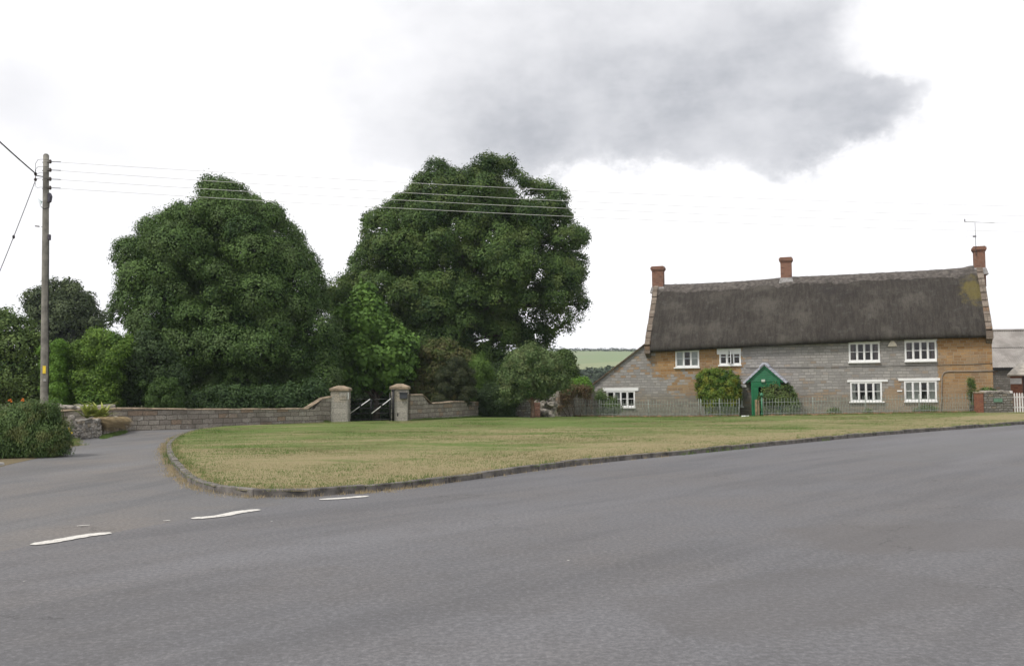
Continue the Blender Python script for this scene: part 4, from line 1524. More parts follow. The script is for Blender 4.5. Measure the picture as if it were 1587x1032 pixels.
mb.build('alarm_box', simple('cream_plastic', (.62, .56, .47), .5), cot, bevel=.02)
s, z = F(1386, 606)
MB().box(s - .15 + .3, s + .12 + .3, -.05, 0, z - .03, z + .05).build('vent', M_whitep, cot)

# lean-to on the left
sL = F(917, 600)[0]
zl0 = F(917, 599)[1]; zl1 = F(1003, 533.5)[1]
lt = lambda s: zl0 + (zl1 - zl0) * (s - sL) / (0 - sL)
lean = wall_holes([sL, 0] + [sL * i / 6 for i in range(1, 6)][::-1], lt, -.6, [wins[2]], 'side_wall', M_front, cot, y=0.002)
mb = MB()
mb.add([(sL, 0, -.6), (sL, 5, -.6), (sL, 5, zl0), (sL, 0, zl0)], [(0, 1, 2, 3)])
mb.add([(sL, 5, -.6), (0, 5, -.6), (0, 5, zl1), (sL, 5, zl0)], [(0, 1, 2, 3)])
mb.build('side_wall', M_front, cot)
mb = MB()
ex = .25
sA = sL - ex; zA = lt(sA)
mb.hexa([(sA, -.10, zA), (0, -.10, zl1), (0, 5.1, zl1), (sA, 5.1, zA), (sA, -.10, zA + .10), (0, -.10, zl1 + .10), (0, 5.1, zl1 + .10), (sA, 5.1, zA + .10)])
mb.build('side_roof', M_coping, cot)
# a thin edge of tiles along the verge
mb = MB()
for i in range(16):
    t0, t1 = i / 16, (i + 1) / 16 + .01
    xa, xb = sA + (0 - sA) * t0, sA + (0 - sA) * t1
    mb.hexa([(xa, -.16, lt(xa) + .075), (xb, -.16, lt(xb) + .05), (xb, .3, lt(xb) + .102), (xa, .3, lt(xa) + .102),
             (xa, -.16, lt(xa) + .115), (xb, -.16, lt(xb) + .09), (xb, .3, lt(xb) + .135), (xa, .3, lt(xa) + .135)])
mb.build('verge_tiles', M_cop2, cot)

# porch
PO = -1.35
xl = F(1164, 600, PO)[0]; xr = F(1209.5, 600, PO)[0]; xm = F(1186.5, 564, PO)[0]
el_, er_ = F(1157.5, 592, PO), F(1213.5, 590.5, PO)
ze_ = (el_[1] + er_[1]) / 2; za_ = F(1186.5, 566.5, PO)[1]
hw_ = (er_[0] - el_[0]) / 2; xm = (er_[0] + el_[0]) / 2
porch = MB()
gzp = Hz(*(A + dS * xm + nB * PO).to_2d()) - .05
# weatherboarded gable
nb_ = 7
for i in range(nb_):
    f0, f1 = i / nb_, (i + 1) / nb_
    zA_, zB_ = ze_ + .02 + (za_ - ze_ - .06) * f0, ze_ + .02 + (za_ - ze_ - .06) * f1
    wA, wB = (hw_ - .10) * (1 - f0), (hw_ - .10) * (1 - f1)
    yo = PO + .02
    porch.add([(xm - wA, yo - .028, zA_), (xm + wA, yo - .028, zA_), (xm + wB, yo, zB_), (xm - wB, yo, zB_),
               (xm - wA, yo + .03, zA_), (xm + wA, yo + .03, zA_), (xm + wB, yo + .03, zB_), (xm - wB, yo + .03, zB_)],
              [(0, 1, 2, 3), (4, 7, 6, 5), (0, 4, 5, 1), (0, 3, 7, 4), (1, 5, 6, 2)])
pr_ = porch.build('porch', M_green, cot)
pb = MB()
pb.box(xl, xl + .11, PO, PO + .1, gzp, ze_); pb.box(xr - .11, xr, PO, PO + .1, gzp, ze_)
pb.box(xl + .11, xr - .11, PO + .01, PO + .09, ze_ - .32, ze_ + .0)
pb.box(xl + .11, xl + .42, PO + .02, PO + .07, gzp, ze_ - .32)
pb.box(xr - .42, xr - .11, PO + .02, PO + .07, gzp, ze_ - .32)
pb.build('porch_frame', M_green, pr_, bevel=.008)
for x in (xl + .02, xr - .05):
    MB().box(x, x + .03, PO + .1, -.0, gzp, ze_ - .01).build('side_panel', M_green, pr_)
MB().box(pd0, pd1, .03, .08, -.3, 2.0).build('front_door', M_green, pr_, bevel=.01)
# barge boards and slated roof
bb = MB()
for sg in (-1, 1):
    bb.hexa([(xm, PO - .05, za_ - .13), (xm + sg * hw_, PO - .05, ze_ - .10), (xm + sg * hw_, PO - .01, ze_ - .10), (xm, PO - .01, za_ - .13),
             (xm, PO - .05, za_ + .02), (xm + sg * hw_, PO - .05, ze_ + .05), (xm + sg * hw_, PO - .01, ze_ + .05), (xm, PO - .01, za_ + .02)])
bb.build('barge_board', M_green, pr_)
M_slate = simple('pale_slate', (.40, .41, .48), .55, var=.15, scale=6, bumps=.3)
for sg in (-1, 1):
    sbm = MB()
    n = 7
    dx_, dz_ = sg * (hw_ + .12), (ze_ - za_) * (hw_ + .12) / hw_
    nx_, nz_ = -dz_ * sg, abs(dx_)
    l = math.hypot(nx_, nz_); nx_, nz_ = nx_ / l, nz_ / l
    for i in range(n):
        t0, t1 = i / n, (i + 1) / n + .04
        th0, th1 = .09, .13
        a0 = (xm + dx_ * t0, za_ + .025 + dz_ * t0); a1 = (xm + dx_ * t1, za_ + .025 + dz_ * t1)
        sbm.hexa([(a0[0], PO - .12, a0[1]), (a1[0], PO - .12, a1[1]), (a1[0], -.0, a1[1]), (a0[0], -.0, a0[1]),
                  (a0[0] + nx_ * th0, PO - .12, a0[1] + nz_ * th0), (a1[0] + nx_ * th1, PO - .12, a1[1] + nz_ * th1), (a1[0] + nx_ * th1, 0, a1[1] + nz_ * th1), (a0[0] + nx_ * th0, 0, a0[1] + nz_ * th0)])
    sbm.build('porch_roof', M_slate, pr_)
MB().extrude([(xm - .28, za_ - .13), (xm, za_ + .09), (xm + .28, za_ - .13), (xm + .28, za_ - .01), (xm + .10, za_ + .17), (xm - .10, za_ + .17), (xm - .28, za_ - .01)], 1, PO - .17, 0).build('ridge_tile', M_slate, pr_)
s, z = F(1183, 590, PO)
lp = MB().box(s - .11, s + .11, PO - .10, PO - .03, z - .075, z + .075).build('porch_lamp', simple('lamp_glass', (.45, .48, .42), .3), pr_, bevel=.015)
MB().box(s - .13, s + .13, PO - .085, PO - .02, z - .095, z - .076).build('lamp_base', M_green, lp)

# TV antenna on the right-hand chimney
s0, s1, zt, zb_ = chim[2]
M_alu = simple('grey_aluminium', (.22, .22, .23), .45, .6)
u_, v_ = 1511, 346
am = F(1510.8, 345.5, 2.78)
base = A + dS * am[0] + nB * 2.72
ant = empty('tv_antenna', (base.x, base.y, zt - .6), RZ, 'thin grey television aerial strapped to the right-hand brick chimney', 'aerial')
zr_ = lambda v: F(1510.8, v, 2.78)[1] - (zt - .6)
MB().tube([(0, 0, 0), (0, 0, zr_(346))], .018, 6).build('mast', M_alu, ant)
bm_ = MB()
xa = F(1495, 344, 2.78)[0] - am[0]; xb = F(1541, 348, 2.78)[0] - am[0]
za1, zb1 = F(1495, 343.6, 2.78)[1] - (zt - .6), F(1541, 346.4, 2.78)[1] - (zt - .6)
bm_.tube([(xa, 0, za1), (xb, 0, zb1)], .012, 5)
for i in range(14):
    f = .12 + i * .065
    x = xa + (xb - xa) * f; z = za1 + (zb1 - za1) * f
    bm_.tube([(x, -.16, z), (x, .16, z)], .005, 4)
bm_.box(xa - .03, xa + .03, -.02, .02, za1 - .02, za1 + .13)
bm_.tube([(xa - .08, -.2, za1 + .12), (xa + .1, .2, za1 + .14)], .01, 4)
bm_.tube([(xa - .05, -.2, za1 - .03), (xa + .12, .2, za1 - .01)], .01, 4)
bm_.build('boom', M_alu, ant)
b2 = MB(); xc = F(1496, 367, 2.78)[0] - am[0]
b2.tube([(xc, 0, zr_(366)), (.04, 0, zr_(366.3))], .009, 5)
b2.box(-.14, .04, -.05, .05, zr_(368), zr_(365.5))
b2.build('lower_boom', M_alu, ant)

# low boundary wall joining the lean-to, smothered in a brown climber
bw0 = A + dS * sL; 
pth = [(P(864, 600, 59.5).x, 59.5, -.3, P(864, 606, 59.5).z), (P(890, 600, 60.5).x, 60.5, -.3, P(890, 602, 60.5).z), (bw0.x - .05, bw0.y - .0, -.3, P(916, 603, bw0.y).z)]
ivw = swept_wall('boundary_wall', pth, .4, M_gwall, None, rough=.08)
tag(ivw, 'old stone wall under brown climber joining the left end of the cottage', 'wall')
# wall stub with brick pier behind the small tree
pth = [(P(796, 600, 57).x, 57, -.3, P(796, 619, 57).z), (P(806, 600, 57).x, 57, -.3, P(806, 617, 57).z), (P(822, 600, 57).x, 57.1, -.3, P(822, 616, 57).z)]
stub = swept_wall('stone_wall', pth, .5, M_rub, None, rough=.06)
tag(stub, 'short stump of grey stone wall left of the little tree', 'wall')
pp_ = P(831.5, 600, 57)
brp = MB().box(pp_.x - .2, pp_.x + .2, 56.9, 57.35, -.3, P(828, 624, 57).z).build('brick_pier', M_brick, None, bevel=.01)
tag(brp, 'short red brick pier directly behind the trunk of the little tree', 'brick pier')
mb = MB(); rr = random.Random(21)
for i in range(34):
    u = rr.uniform(826, 858)
    zt_ = P(u, 607 + abs(u - 838) * .45, 57.9).z
    z = rr.uniform(-.1, zt_)
    mb.rock((P(u, 600, 57.9).x, 57.9 + rr.uniform(-.1, .2), z), rr.uniform(.2, .32), i + 300, (1.2, 1, .8), rr.uniform(-1, 1))
hp = mb.build('stone_heap', M_rock)
tag(hp, 'rounded heap of pale boulders to the right of the brick pier under the little tree', 'stones')

# iron railings along the front garden
FO = -2.3


def fz(s, off=FO):
    p = A + dS * s + nB * off
    return Hz(p.x, p.y)


def railing(u0, u1, label, seed):
    s0, s1 = F(u0, 640, FO)[0], F(u1, 640, FO)[0]
    base = A + dS * s0 + nB * FO
    root = empty('iron_railing', (base.x, base.y, fz(s0)), RZ, label, 'railing', 'iron railings in front of the cottage')
    L = s1 - s0; rr = random.Random(seed)
    zz = lambda x: fz(s0 + x) - fz(s0)
    rails = MB()
    n = max(2, int(L / 2.4))
    for h in (.17, .80):
        rails.tube([(L * i / n, 0, zz(L * i / n) + h) for i in range(n + 1)], .013, 5)
    rails.build('rails', M_iron, root)
    bars = MB(); x = .06; i = 0
    while x < L:
        h = (1.05 if i % 2 == 0 else .62) + rr.uniform(-.02, .02)
        lx = rr.uniform(-.012, .012)
        bars.tube([(x, 0, zz(x) + .03), (x + lx, 0, zz(x) + h * .93), (x + lx, 0, zz(x) + h)], [.0145, .0145, .006], 4, cap=False)
        x += .085; i += 1
    bars.build('bars', M_iron, root)
    for i in range(n + 1):
        x = L * i / n
        MB().tube([(x, 0, zz(x) - .05), (x, 0, zz(x) + 1.08)], .022, 6).build('post', M_iron, root)
    return root


railing(857, 1083, 'grey-green iron railing from the little tree to the rounded yellow-green bush', 1)
railing(1086, 1146, 'grey-green iron railing standing against the rounded yellow-green bush left of the porch', 3)
railing(1182, 1512, 'long grey-green iron railing from the green gate post to the brick pier on the right', 2)
# brick edging under the railings
def edging(u0, u1, label):
    s0, s1 = F(u0, 640, FO)[0], F(u1, 640, FO)[0]
    rr = random.Random(int(u0)); mb = MB()
    x = s0
    while x < s1:
        l = .22
        z = fz(x); h = .085 + rr.uniform(-.02, .025)
        p = A + dS * x + nB * (FO + rr.uniform(-.015, .015))
        M_ = Matrix.Translation((p.x, p.y, z)) @ Matrix.Rotation(RZ + rr.uniform(-.03, .03), 4, 'Z')
        mb.box(0, l - .012, -.08, .10, -.1, h, M_)
        x += l
    o = mb.build('brick_edging', M_brick2)
    tag(o, label, 'edging')


M_brick2 = simple('edging_brick', (.27, .15, .10), .9, var=.5, scale=3.3, bumps=.5)
edging(857, 1086, 'row of weathered bricks under the left railing')
edging(1087, 1143, 'row of red bricks under the rounded yellow-green bush')
edging(1183, 1512, 'long row of weathered bricks under the right railing')

# gate posts at the porch path
s, _ = F(1173.5, 640, FO); p = A + dS * s + nB * FO
M_timber = simple('old_timber', (.20, .15, .09), .9, var=.35, scale=5, bumps=.5)
tp = empty('gate_post', (p.x, p.y, fz(s) - .05), RZ, 'old brown timber gate post in front of the green porch', 'gate post')
MB().box(-.11, .03, -.07, .07, 0, 1.02).build('post', M_timber, tp, bevel=.012)
MB().box(.06, .14, -.05, .05, 0, .98).build('closing_post', M_timber, tp, bevel=.01)
s, _ = F(1181, 640, FO); p = A + dS * s + nB * FO
gp = empty('lantern_post', (p.x, p.y, fz(s) - .05), RZ, 'slim green metal post with pointed cap beside the timber gate post', 'gate post')
M_green2 = simple('faded_green_paint', (.04, .16, .085), .5, var=.3)
MB().tube([(0, 0, 0), (0, 0, 1.2)], .05, 8).build('post', M_green2, gp)
MB().tube([(0, 0, 1.2), (0, 0, 1.23), (0, 0, 1.32), (0, 0, 1.43)], [.06, .11, .10, .012], 10).build('cap', M_green2, gp)
MB().tube([(0, 0, .12), (0, 0, .2), (0, 0, .26)], [.07, .09, .05], 8).build('foot_ring', M_green2, gp)
s, _ = F(1160, 645, FO); 
# white threshold stones
mb = MB(); rr = random.Random(2)
for i in range(8):
    ss = F(1150 + i * 1.4, 645, FO - .25)[0]
    p = A + dS * ss + nB * (FO - .2)
    mb.rock((p.x, p.y, fz(ss) + .03), .05, i, (1.1, 1, .8), i)
o = mb.build('white_stones', M_whitep)
tag(o, 'row of small white stones on the grass left of the timber gate post', 'stones')

# ================================================================== RIGHT EDGE: barn, brick shed, wall, pickets
m, t, b, o_ = new_mat('corrugated_roof')
tcx = t.n('ShaderNodeTexCoord').outputs['Object']
n1_ = t.noise(tcx, .9, 6, .65); n2_ = t.noise(tcx, 8, 4, .6)
cc = t.mix(t.ramp(n1_.outputs['Fac'], .35, .65), (.20, .185, .17), (.30, .28, .26))
cc = t.mix(t.ramp(n2_.outputs['Fac'], .5, .7, 0, .5), cc, (.16, .145, .125))
t.put(b.inputs['Base Color'], cc); b.inputs['Roughness'].default_value = .85
M_corr = m


def corrugated(mb, x0, x1, ya, za, yb, zb, pitch=.17, amp=.028):
    n = int((x1 - x0) / (pitch / 4))
    vs = []
    sl = Vector((0, yb - ya, zb - za)).normalized(); nn = Vector((0, -sl.z, sl.y))
    for i in range(n + 1):
        x = x0 + (x1 - x0) * i / n
        o = nn * amp * math.sin(2 * math.pi * x / pitch)
        vs += [Vector((x, ya, za)) + o, Vector((x, yb, zb)) + o]
    mb.add(vs, [(2 * i, 2 * i + 2, 2 * i + 3, 2 * i + 1) for i in range(n)], smooth=True)


bY = 70.0
bl = P(1536, 567, bY); br_ = P(1551.5, 513, bY + 3.2)
bX0 = bl.x; bX1 = bX0 + 14
barn = empty('barn', (bX0, bY, 0), 0, 'stone barn with pale corrugated roof beyond the right end of the cottage', 'barn')
M_barn = stone('barn_stone', ((.15, .135, .12), (.23, .21, .19), (.22, .15, .11)), bw=.34, bh=.17, mortar=(.12, .11, .095), msize=.018, bumpd=.04, warp_amt=.06)
zw = bl.z; zr = br_.z
mb = MB()
mb.add([(0.05, .1, -.6), (14, .1, -.6), (14, .1, zw), (0.05, .1, zw)], [(0, 1, 2, 3)])
mb.add([(0.05, 6.4, -.6), (0.05, .1, -.6), (0.05, .1, zw), (0.05, 3.2, zr - .1), (0.05, 6.4, zw)], [(0, 1, 2, 3, 4)])
mb.add([(14, .1, -.6), (14, 6.4, -.6), (14, 6.4, zw), (14, 3.2, zr - .1), (14, .1, zw)], [(0, 1, 2, 3, 4)])
mb.add([(14, 6.4, -.6), (0.05, 6.4, -.6), (0.05, 6.4, zw), (14, 6.4, zw)], [(0, 1, 2, 3)])
mb.build('wall', M_barn, barn)
mb = MB()
zmid = (zw + zr) / 2 + .1
corrugated(mb, -.15, 14.2, -.18, zw - .12, 1.6, zmid)
corrugated(mb, -.15, 14.2, 1.45, zmid - .06, 3.25, zr + .05)
corrugated(mb, -.15, 14.2, 6.6, zw - .12, 3.15, zr + .05)
mb.build('roof', M_corr, barn)
MB().tube([(-.15, 3.2, zr + .06), (14.2, 3.2, zr + .06)], .09, 8).build('ridge_cap', M_corr, barn)
MB().box(-.1, 14.1, -.10, .08, zw - .30, zw - .14).build('eaves_beam', M_black, barn)

sY = 58.0
q0 = P(1564, 582, sY); q1 = P(1578, 566, sY + 1.6)
shed = empty('brick_shed', (q0.x, sY, 0), math.radians(-28), 'small red brick outbuilding with pale roof and white notice at the right edge', 'shed')
z_e = q0.z; z_r = q1.z
gzs = Hz(q0.x, sY) - .2
M_brick3 = stone('shed_brick', ((.24, .085, .05), (.29, .12, .07), (.19, .07, .05)), bw=.225, bh=.075, mortar=(.22, .13, .09), msize=.007, stain=(.18, .06, .04), stain_amt=.3, bumpd=.006, warp_amt=.002)
mb = MB()
dx0 = P(1582.5, 600, sY).x - q0.x
mb.box(0.06, dx0, .1, 3.2, gzs, z_e); mb.box(dx0 + .9, 5, .1, 3.2, gzs, z_e); mb.box(dx0, dx0 + .9, .1, 3.2, 2.1, z_e)
mb.build('wall', M_brick3, shed)
MB().box(dx0, dx0 + .9, .18, .24, gzs, 2.1).build('door', simple('dark_door', (.05, .03, .025), .6), shed)
mb = MB()
mb.hexa([(-.12, -.12, z_e - .02), (5.2, -.12, z_e - .02), (5.2, 1.7, z_r), (.45, 1.7, z_r), (-.12, -.12, z_e + .06), (5.2, -.12, z_e + .06), (5.2, 1.7, z_r + .08), (.45, 1.7, z_r + .08)])
mb.hexa([(.45, 1.7, z_r), (5.2, 1.7, z_r), (5.2, 3.4, z_e - .02), (-.12, 3.4, z_e - .02), (.45, 1.7, z_r + .08), (5.2, 1.7, z_r + .08), (5.2, 3.4, z_e + .06), (-.12, 3.4, z_e + .06)])
mb.hexa([(-.12, -.12, z_e), (.45, 1.7, z_r), (.46, 1.7, z_r), (-.12, 3.4, z_e), (-.10, -.12, z_e + .06), (.47, 1.7, z_r + .08), (.48, 1.7, z_r + .08), (-.10, 3.4, z_e + .06)])
mb.build('roof', simple('pale_tile', (.40, .37, .32), .8, var=.3, scale=4, bumps=.5), shed)
n0 = P(1565.5, 595, sY); n1_ = P(1581, 586, sY)
MB().box(n0.x - q0.x, n1_.x - q0.x, .05, .098, n0.z, n1_.z).build('notice_board', simple('faded_white_board', (.50, .49, .50), .6, var=.12, scale=9), shed)

# stone wall with brick pier and green plate
wY = 52.5
pth = [(P(1521, 600, wY).x, wY, -.3, P(1521, 610, wY).z), (P(1545, 600, wY).x, wY, -.3, P(1545, 609.5, wY).z), (P(1566, 600, wY).x, wY, -.3, P(1566, 609, wY).z)]
lwall = swept_wall('stone_wall', pth, .4, M_rub, None, rough=.04)
tag(lwall, 'rubble stone wall with pale capping stones between the brick pier and the white pickets', 'wall')
mb = MB(); rr = random.Random(33)
for i in range(13):
    u = 1522 + i * 3.6
    pq_ = P(u, 609 - rr.uniform(0, 1.5), wY)
    mb.rock((pq_.x, wY, pq_.z), rr.uniform(.11, .17), 500 + i, (1.15, 1.1, .8), rr.uniform(-.6, .6))
mb.build('capping_stones', M_rock, lwall)
a_ = P(1540, 623, wY - .22); c_ = P(1553, 617, wY - .22)
pm = MB().box(a_.x, c_.x, wY - .26, wY - .19, a_.z, c_.z).build('name_plate', simple('green_plate', (.10, .19, .13), .5, var=.2, scale=8), lwall)
a_ = P(1512.5, 640, wY); c_ = P(1520.5, 607, wY)
brp = MB()
brp.box(a_.x, c_.x, wY - .25, wY + .2, -.3, c_.z - .08)
brp2 = MB().box(a_.x - .03, c_.x + .03, wY - .28, wY + .23, c_.z - .08, c_.z)
o = brp.build('brick_pier', M_brick3, None, bevel=.01)
tag(o, 'square red brick pier at the right end of the cottage railing', 'brick pier')
brp2.build('cap', M_coping, o, bevel=.015)

pf = P(1568, 640, wY - .1)
pz = Hz(pf.x, wY)
pk = empty('picket_fence', (pf.x, wY - .1, pz), 0, 'white picket fence running off the right edge in front of the brick shed', 'fence')
M_wh2 = simple('weathered_white_paint', (.62, .60, .58), .6, var=.12)
ht = P(1575, 609, wY - .1).z - pz
MB().box(-.05, .07, -.05, .07, -.2, ht + .12).build('post', M_wh2, pk, bevel=.01)
MB().box(.0, 3.4, .02, .05, ht * .22, ht * .22 + .07).build('rail', M_wh2, pk)
MB().box(.0, 3.4, .02, .05, ht * .75, ht * .75 + .07).build('rail', M_wh2, pk)
x = .14
while x < 3.3:
    MB().extrude([(x, -.08), (x + .075, -.08), (x + .075, ht - .05), (x + .0375, ht + .02), (x, ht - .05)], 1, -.012, .016).build('picket', M_wh2, pk)
    x += .142
MB().box(3.35, 3.47, -.05, .07, -.2, ht + .12).build('post', M_wh2, pk, bevel=.01)

# ================================================================== TREES AND SHRUBS
L_holm = leafmat('holm_oak_leaf', (.022, .052, .014), (.125, .205, .055), (.095, .142, .050))
L_holm2 = leafmat('evergreen_leaf', (.018, .044, .013), (.115, .188, .048), (.110, .150, .042))
L_maple = leafmat('maple_leaf', (.060, .125, .022), (.125, .225, .042), (.08, .15, .035))
L_far = leafmat('far_leaf', (.035, .055, .025), (.105, .135, .060))
L_hedge = leafmat('privet_leaf', (.095, .20, .028), (.20, .36, .06), trans=.3, ns=2.2)
L_hedge2 = leafmat('laurel_leaf', (.065, .14, .022), (.21, .33, .06), (.07, .12, .03), trans=.3, ns=2.2)
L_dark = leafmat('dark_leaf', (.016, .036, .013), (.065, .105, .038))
L_brown = leafmat('brown_green_leaf', (.038, .048, .018), (.13, .12, .045), (.080, .125, .030), ns=2.2)
L_brown2 = leafmat('clipped_brown_leaf', (.022, .034, .016), (.070, .078, .036), (.032, .045, .022), ns=2.2)
L_bright = leafmat('conifer_leaf', (.070, .135, .025), (.16, .26, .06), trans=.3, ns=2.2)
L_olive = leafmat('grey_green_leaf', (.055, .105, .030), (.16, .22, .085), (.13, .155, .06), ns=2.2)
L_yell = leafmat('variegated_leaf', (.045, .105, .018), (.17, .25, .04), (.27, .27, .04), trans=.3, ns=2.2)
L_porch = leafmat('porch_bush_leaf', (.055, .10, .028), (.16, .22, .065), (.10, .11, .045), ns=2.2)
L_weep = leafmat('cotoneaster_leaf', (.034, .065, .022), (.125, .195, .062), (.13, .14, .05), ns=2.2)
L_rusty = leafmat('rusty_leaf', (.09, .06, .035), (.17, .12, .065), (.06, .08, .03), ns=2.2)

big_left = [(190, 480), (186, 450), (196, 422), (194, 395), (206, 372), (218, 345), (243, 328), (262, 312), (292, 320), (300, 300), (308, 286), (332, 283), (353, 272),
            (385, 290), (412, 310), (440, 330), (455, 362), (477, 385), (496, 415), (508, 450), (518, 490), (520, 540), (516, 600), (500, 628), (300, 632), (270, 600),
            (262, 560), (236, 535), (210, 520), (190, 500)]
plant('evergreen_oak', big_left, 54, L_holm, M_bark, 'large dense dark evergreen tree, pointed dome shape, behind the left garden wall', 'tree', base_u=372, trunk_r=.42, stem_n=46,
      lobes=200, lobe_r=(.62, 1.7), sprays=62, leaves=26, leaf=.125, depth=.95, spray_r=.28, tufts=240, fill=.8, rim=70)
big_mid = [(514, 480), (512, 455), (530, 430), (548, 400), (553, 352), (575, 330), (600, 308), (640, 302), (642, 275), (678, 256), (705, 264), (742, 258), (760, 248),
           (800, 255), (815, 272), (838, 270), (860, 290), (880, 300), (890, 325), (903, 345), (910, 385), (905, 425), (911, 450), (908, 480), (890, 495), (880, 515),
           (862, 525), (860, 545), (835, 560), (800, 575), (770, 590), (700, 622), (600, 622), (530, 600)]
Yt = 68


def hole(u, v, r):
    p = P(u, v, Yt)
    return (p.x, p.z, r)


plant('evergreen_oak', big_mid, Yt, L_holm2, M_bark, 'tallest broad crowned dark evergreen tree with sky showing through it, behind the gate', 'tree', base_u=700, trunk_r=.55, stem_n=80,
      lobes=240, lobe_r=(.7, 1.95), sprays=60, leaves=26, leaf=.155, depth=.72, spray_r=.33, tufts=260, fill=.74, rim=80, top=11.5,
      holes=[hole(835, 432, .42), hole(745, 528, .55), hole(765, 533, .5), hole(788, 542, .45), hole(818, 478, .4), hole(725, 518, .3), hole(800, 395, .3), hole(765, 375, .3), hole(830, 520, .4), hole(845, 390, .3), hole(620, 372, .3), hole(820, 495, .35), hole(800, 540, .35)])
maple = [(522, 520), (526, 482), (545, 462), (566, 443), (584, 460), (598, 482), (615, 500), (634, 515), (641, 550), (640, 590), (600, 606), (535, 606), (514, 560)]
plant('maple_tree', maple, 57, L_maple, M_bark, 'bright green young maple tree rising behind the gate pillars between the two big evergreens', 'tree', base_u=583, trunk_r=.18, stem_n=22,
      lobes=60, lobe_r=(.5, 1.0), sprays=30, leaves=14, leaf=.24, depth=.9, spray_r=.3, aspect=.85, tufts=60, fill=.6, rim=40)
plant('round_tree', [(48, 485), (50, 455), (68, 440), (92, 433), (120, 440), (145, 462), (160, 492), (156, 515), (135, 545), (60, 545)], 92, L_far, M_bark,
      'round grey-green tree in the distance just behind the utility pole', 'tree', base_u=100, trunk_r=.3, stem_n=14, lobes=55, lobe_r=(.8, 1.5), sprays=30, leaves=16, leaf=.27, depth=.9, spray_r=.4, tufts=60)
plant('leafy_tree', [(-60, 470), (0, 474), (25, 482), (45, 500), (72, 520), (78, 600), (60, 628), (-60, 628)], 50, leafmat('left_tree_leaf', (.035, .07, .018), (.14, .20, .055), (.09, .14, .04)), M_barkpale,
      'dark leafy tree cut off by the left edge of the photo', 'tree', base_u=24, trunk_r=.13, stem_n=14, lobes=60, lobe_r=(.6, 1.1), sprays=30, leaves=18, leaf=.16, depth=.7, spray_r=.3, tufts=60)
plant('clipped_hedge', [(72, 533), (79, 531), (106, 530), (109, 533), (109, 636), (72, 636)], 44.5, L_hedge, M_bark, 'tall neatly clipped bright green hedge right beside the utility pole', 'hedge',
      lobes=60, lobe_r=(.18, .32), sprays=70, leaves=20, leaf=.075, depth=1.6, spray_r=.14, boxy=True, tufts=10, fill=.8, flat=1.0, ragged=.06)
plant('dark_foliage', [(104, 545), (122, 538), (134, 548), (134, 640), (104, 640)], 48.5, L_dark, M_bark, 'dark foliage added as the shaded return of the clipped hedge, beside the loose hedge', 'shrub',
      lobes=30, lobe_r=(.3, .55), sprays=40, leaves=18, leaf=.11, depth=.8, spray_r=.2, tufts=10)  # dark leaves stand in for the shaded side of the clipped hedge
plant('leafy_hedge', [(117, 550), (126, 532), (148, 519), (178, 520), (200, 524), (203, 545), (190, 590), (184, 636), (120, 636)], 45, L_hedge2, M_bark, 'loose yellow-green hedge between the clipped hedge and the dark shrub', 'hedge',
      lobes=80, lobe_r=(.35, .6), sprays=50, leaves=18, leaf=.11, depth=.9, spray_r=.2, boxy=True, tufts=110, fill=.75)
plant('dark_foliage', [(152, 575), (168, 540), (196, 524), (235, 520), (262, 535), (285, 570), (290, 636), (150, 636)], 46.2, L_dark, M_bark, 'very dark shrub under the left side of the pointed evergreen', 'shrub',
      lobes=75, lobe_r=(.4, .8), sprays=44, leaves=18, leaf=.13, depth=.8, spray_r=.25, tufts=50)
plant('low_clipped_hedge', [(226, 594), (232, 589), (274, 587), (278, 592), (278, 636), (226, 636)], 45, leafmat('box_leaf', (.04, .085, .018), (.085, .14, .04)), M_bark,
      'small low clipped green hedge showing above the garden wall under the pointed evergreen', 'hedge', lobes=36, lobe_r=(.22, .36), sprays=50, leaves=18, leaf=.08, depth=1.0, spray_r=.12, boxy=True, tufts=6, flat=1, ragged=.08)
plant('ivy_shrub', [(285, 610), (330, 602), (400, 598), (470, 596), (503, 600), (508, 614), (500, 640), (285, 640)], 49.3, leafmat('ivy_leaf', (.026, .055, .02), (.07, .12, .04)), M_bark,
      'low dark ivy along the back of the garden wall left of the plaque pillar', 'shrub', lobes=70, lobe_r=(.3, .6), sprays=40, leaves=18, leaf=.13, depth=.7, spray_r=.22, tufts=40)
plant('gate_backdrop', [(520, 560), (600, 550), (660, 560), (660, 656), (520, 656)], 63, L_dark, M_bark, 'dark backdrop foliage added for the darkness behind the black gate', 'shrub',
      lobes=70, lobe_r=(.5, 1.0), sprays=36, leaves=18, leaf=.18, depth=.5, spray_r=.3, tufts=20)  # backdrop of dark leaves, put in to make the gateway read dark
plant('brown_shrub', [(636, 610), (638, 570), (652, 543), (675, 530), (705, 529), (728, 540), (740, 565), (742, 620), (728, 640), (640, 640)], 58, L_brown, M_bark,
      'wide brownish green shrub filling the space behind the wall right of the letterbox pillar', 'shrub', lobes=75, lobe_r=(.35, .75), sprays=40, leaves=16, leaf=.14, depth=.8, spray_r=.25, tufts=200)
plant('round_shrub', [(672, 600), (678, 572), (695, 558), (716, 557), (732, 575), (738, 600), (735, 632), (674, 632)], 54.4, L_brown2, M_bark,
      'rounded dark brown shrub in front of the wide brownish one, above the short wall', 'shrub', lobes=50, lobe_r=(.25, .45), sprays=50, leaves=20, leaf=.075, depth=.85, spray_r=.15, tufts=14, fill=.85)
plant('conifer_shrub', [(712, 612), (724, 560), (736, 550), (752, 553), (764, 575), (764, 620), (758, 638), (730, 632), (715, 632)], 57.3, L_bright, M_bark,
      'bright lime green conifer between the brown shrubs and the dark bush', 'shrub', lobes=55, lobe_r=(.3, .5), sprays=46, leaves=18, leaf=.09, depth=.8, spray_r=.2, tufts=50, aspect=.4)
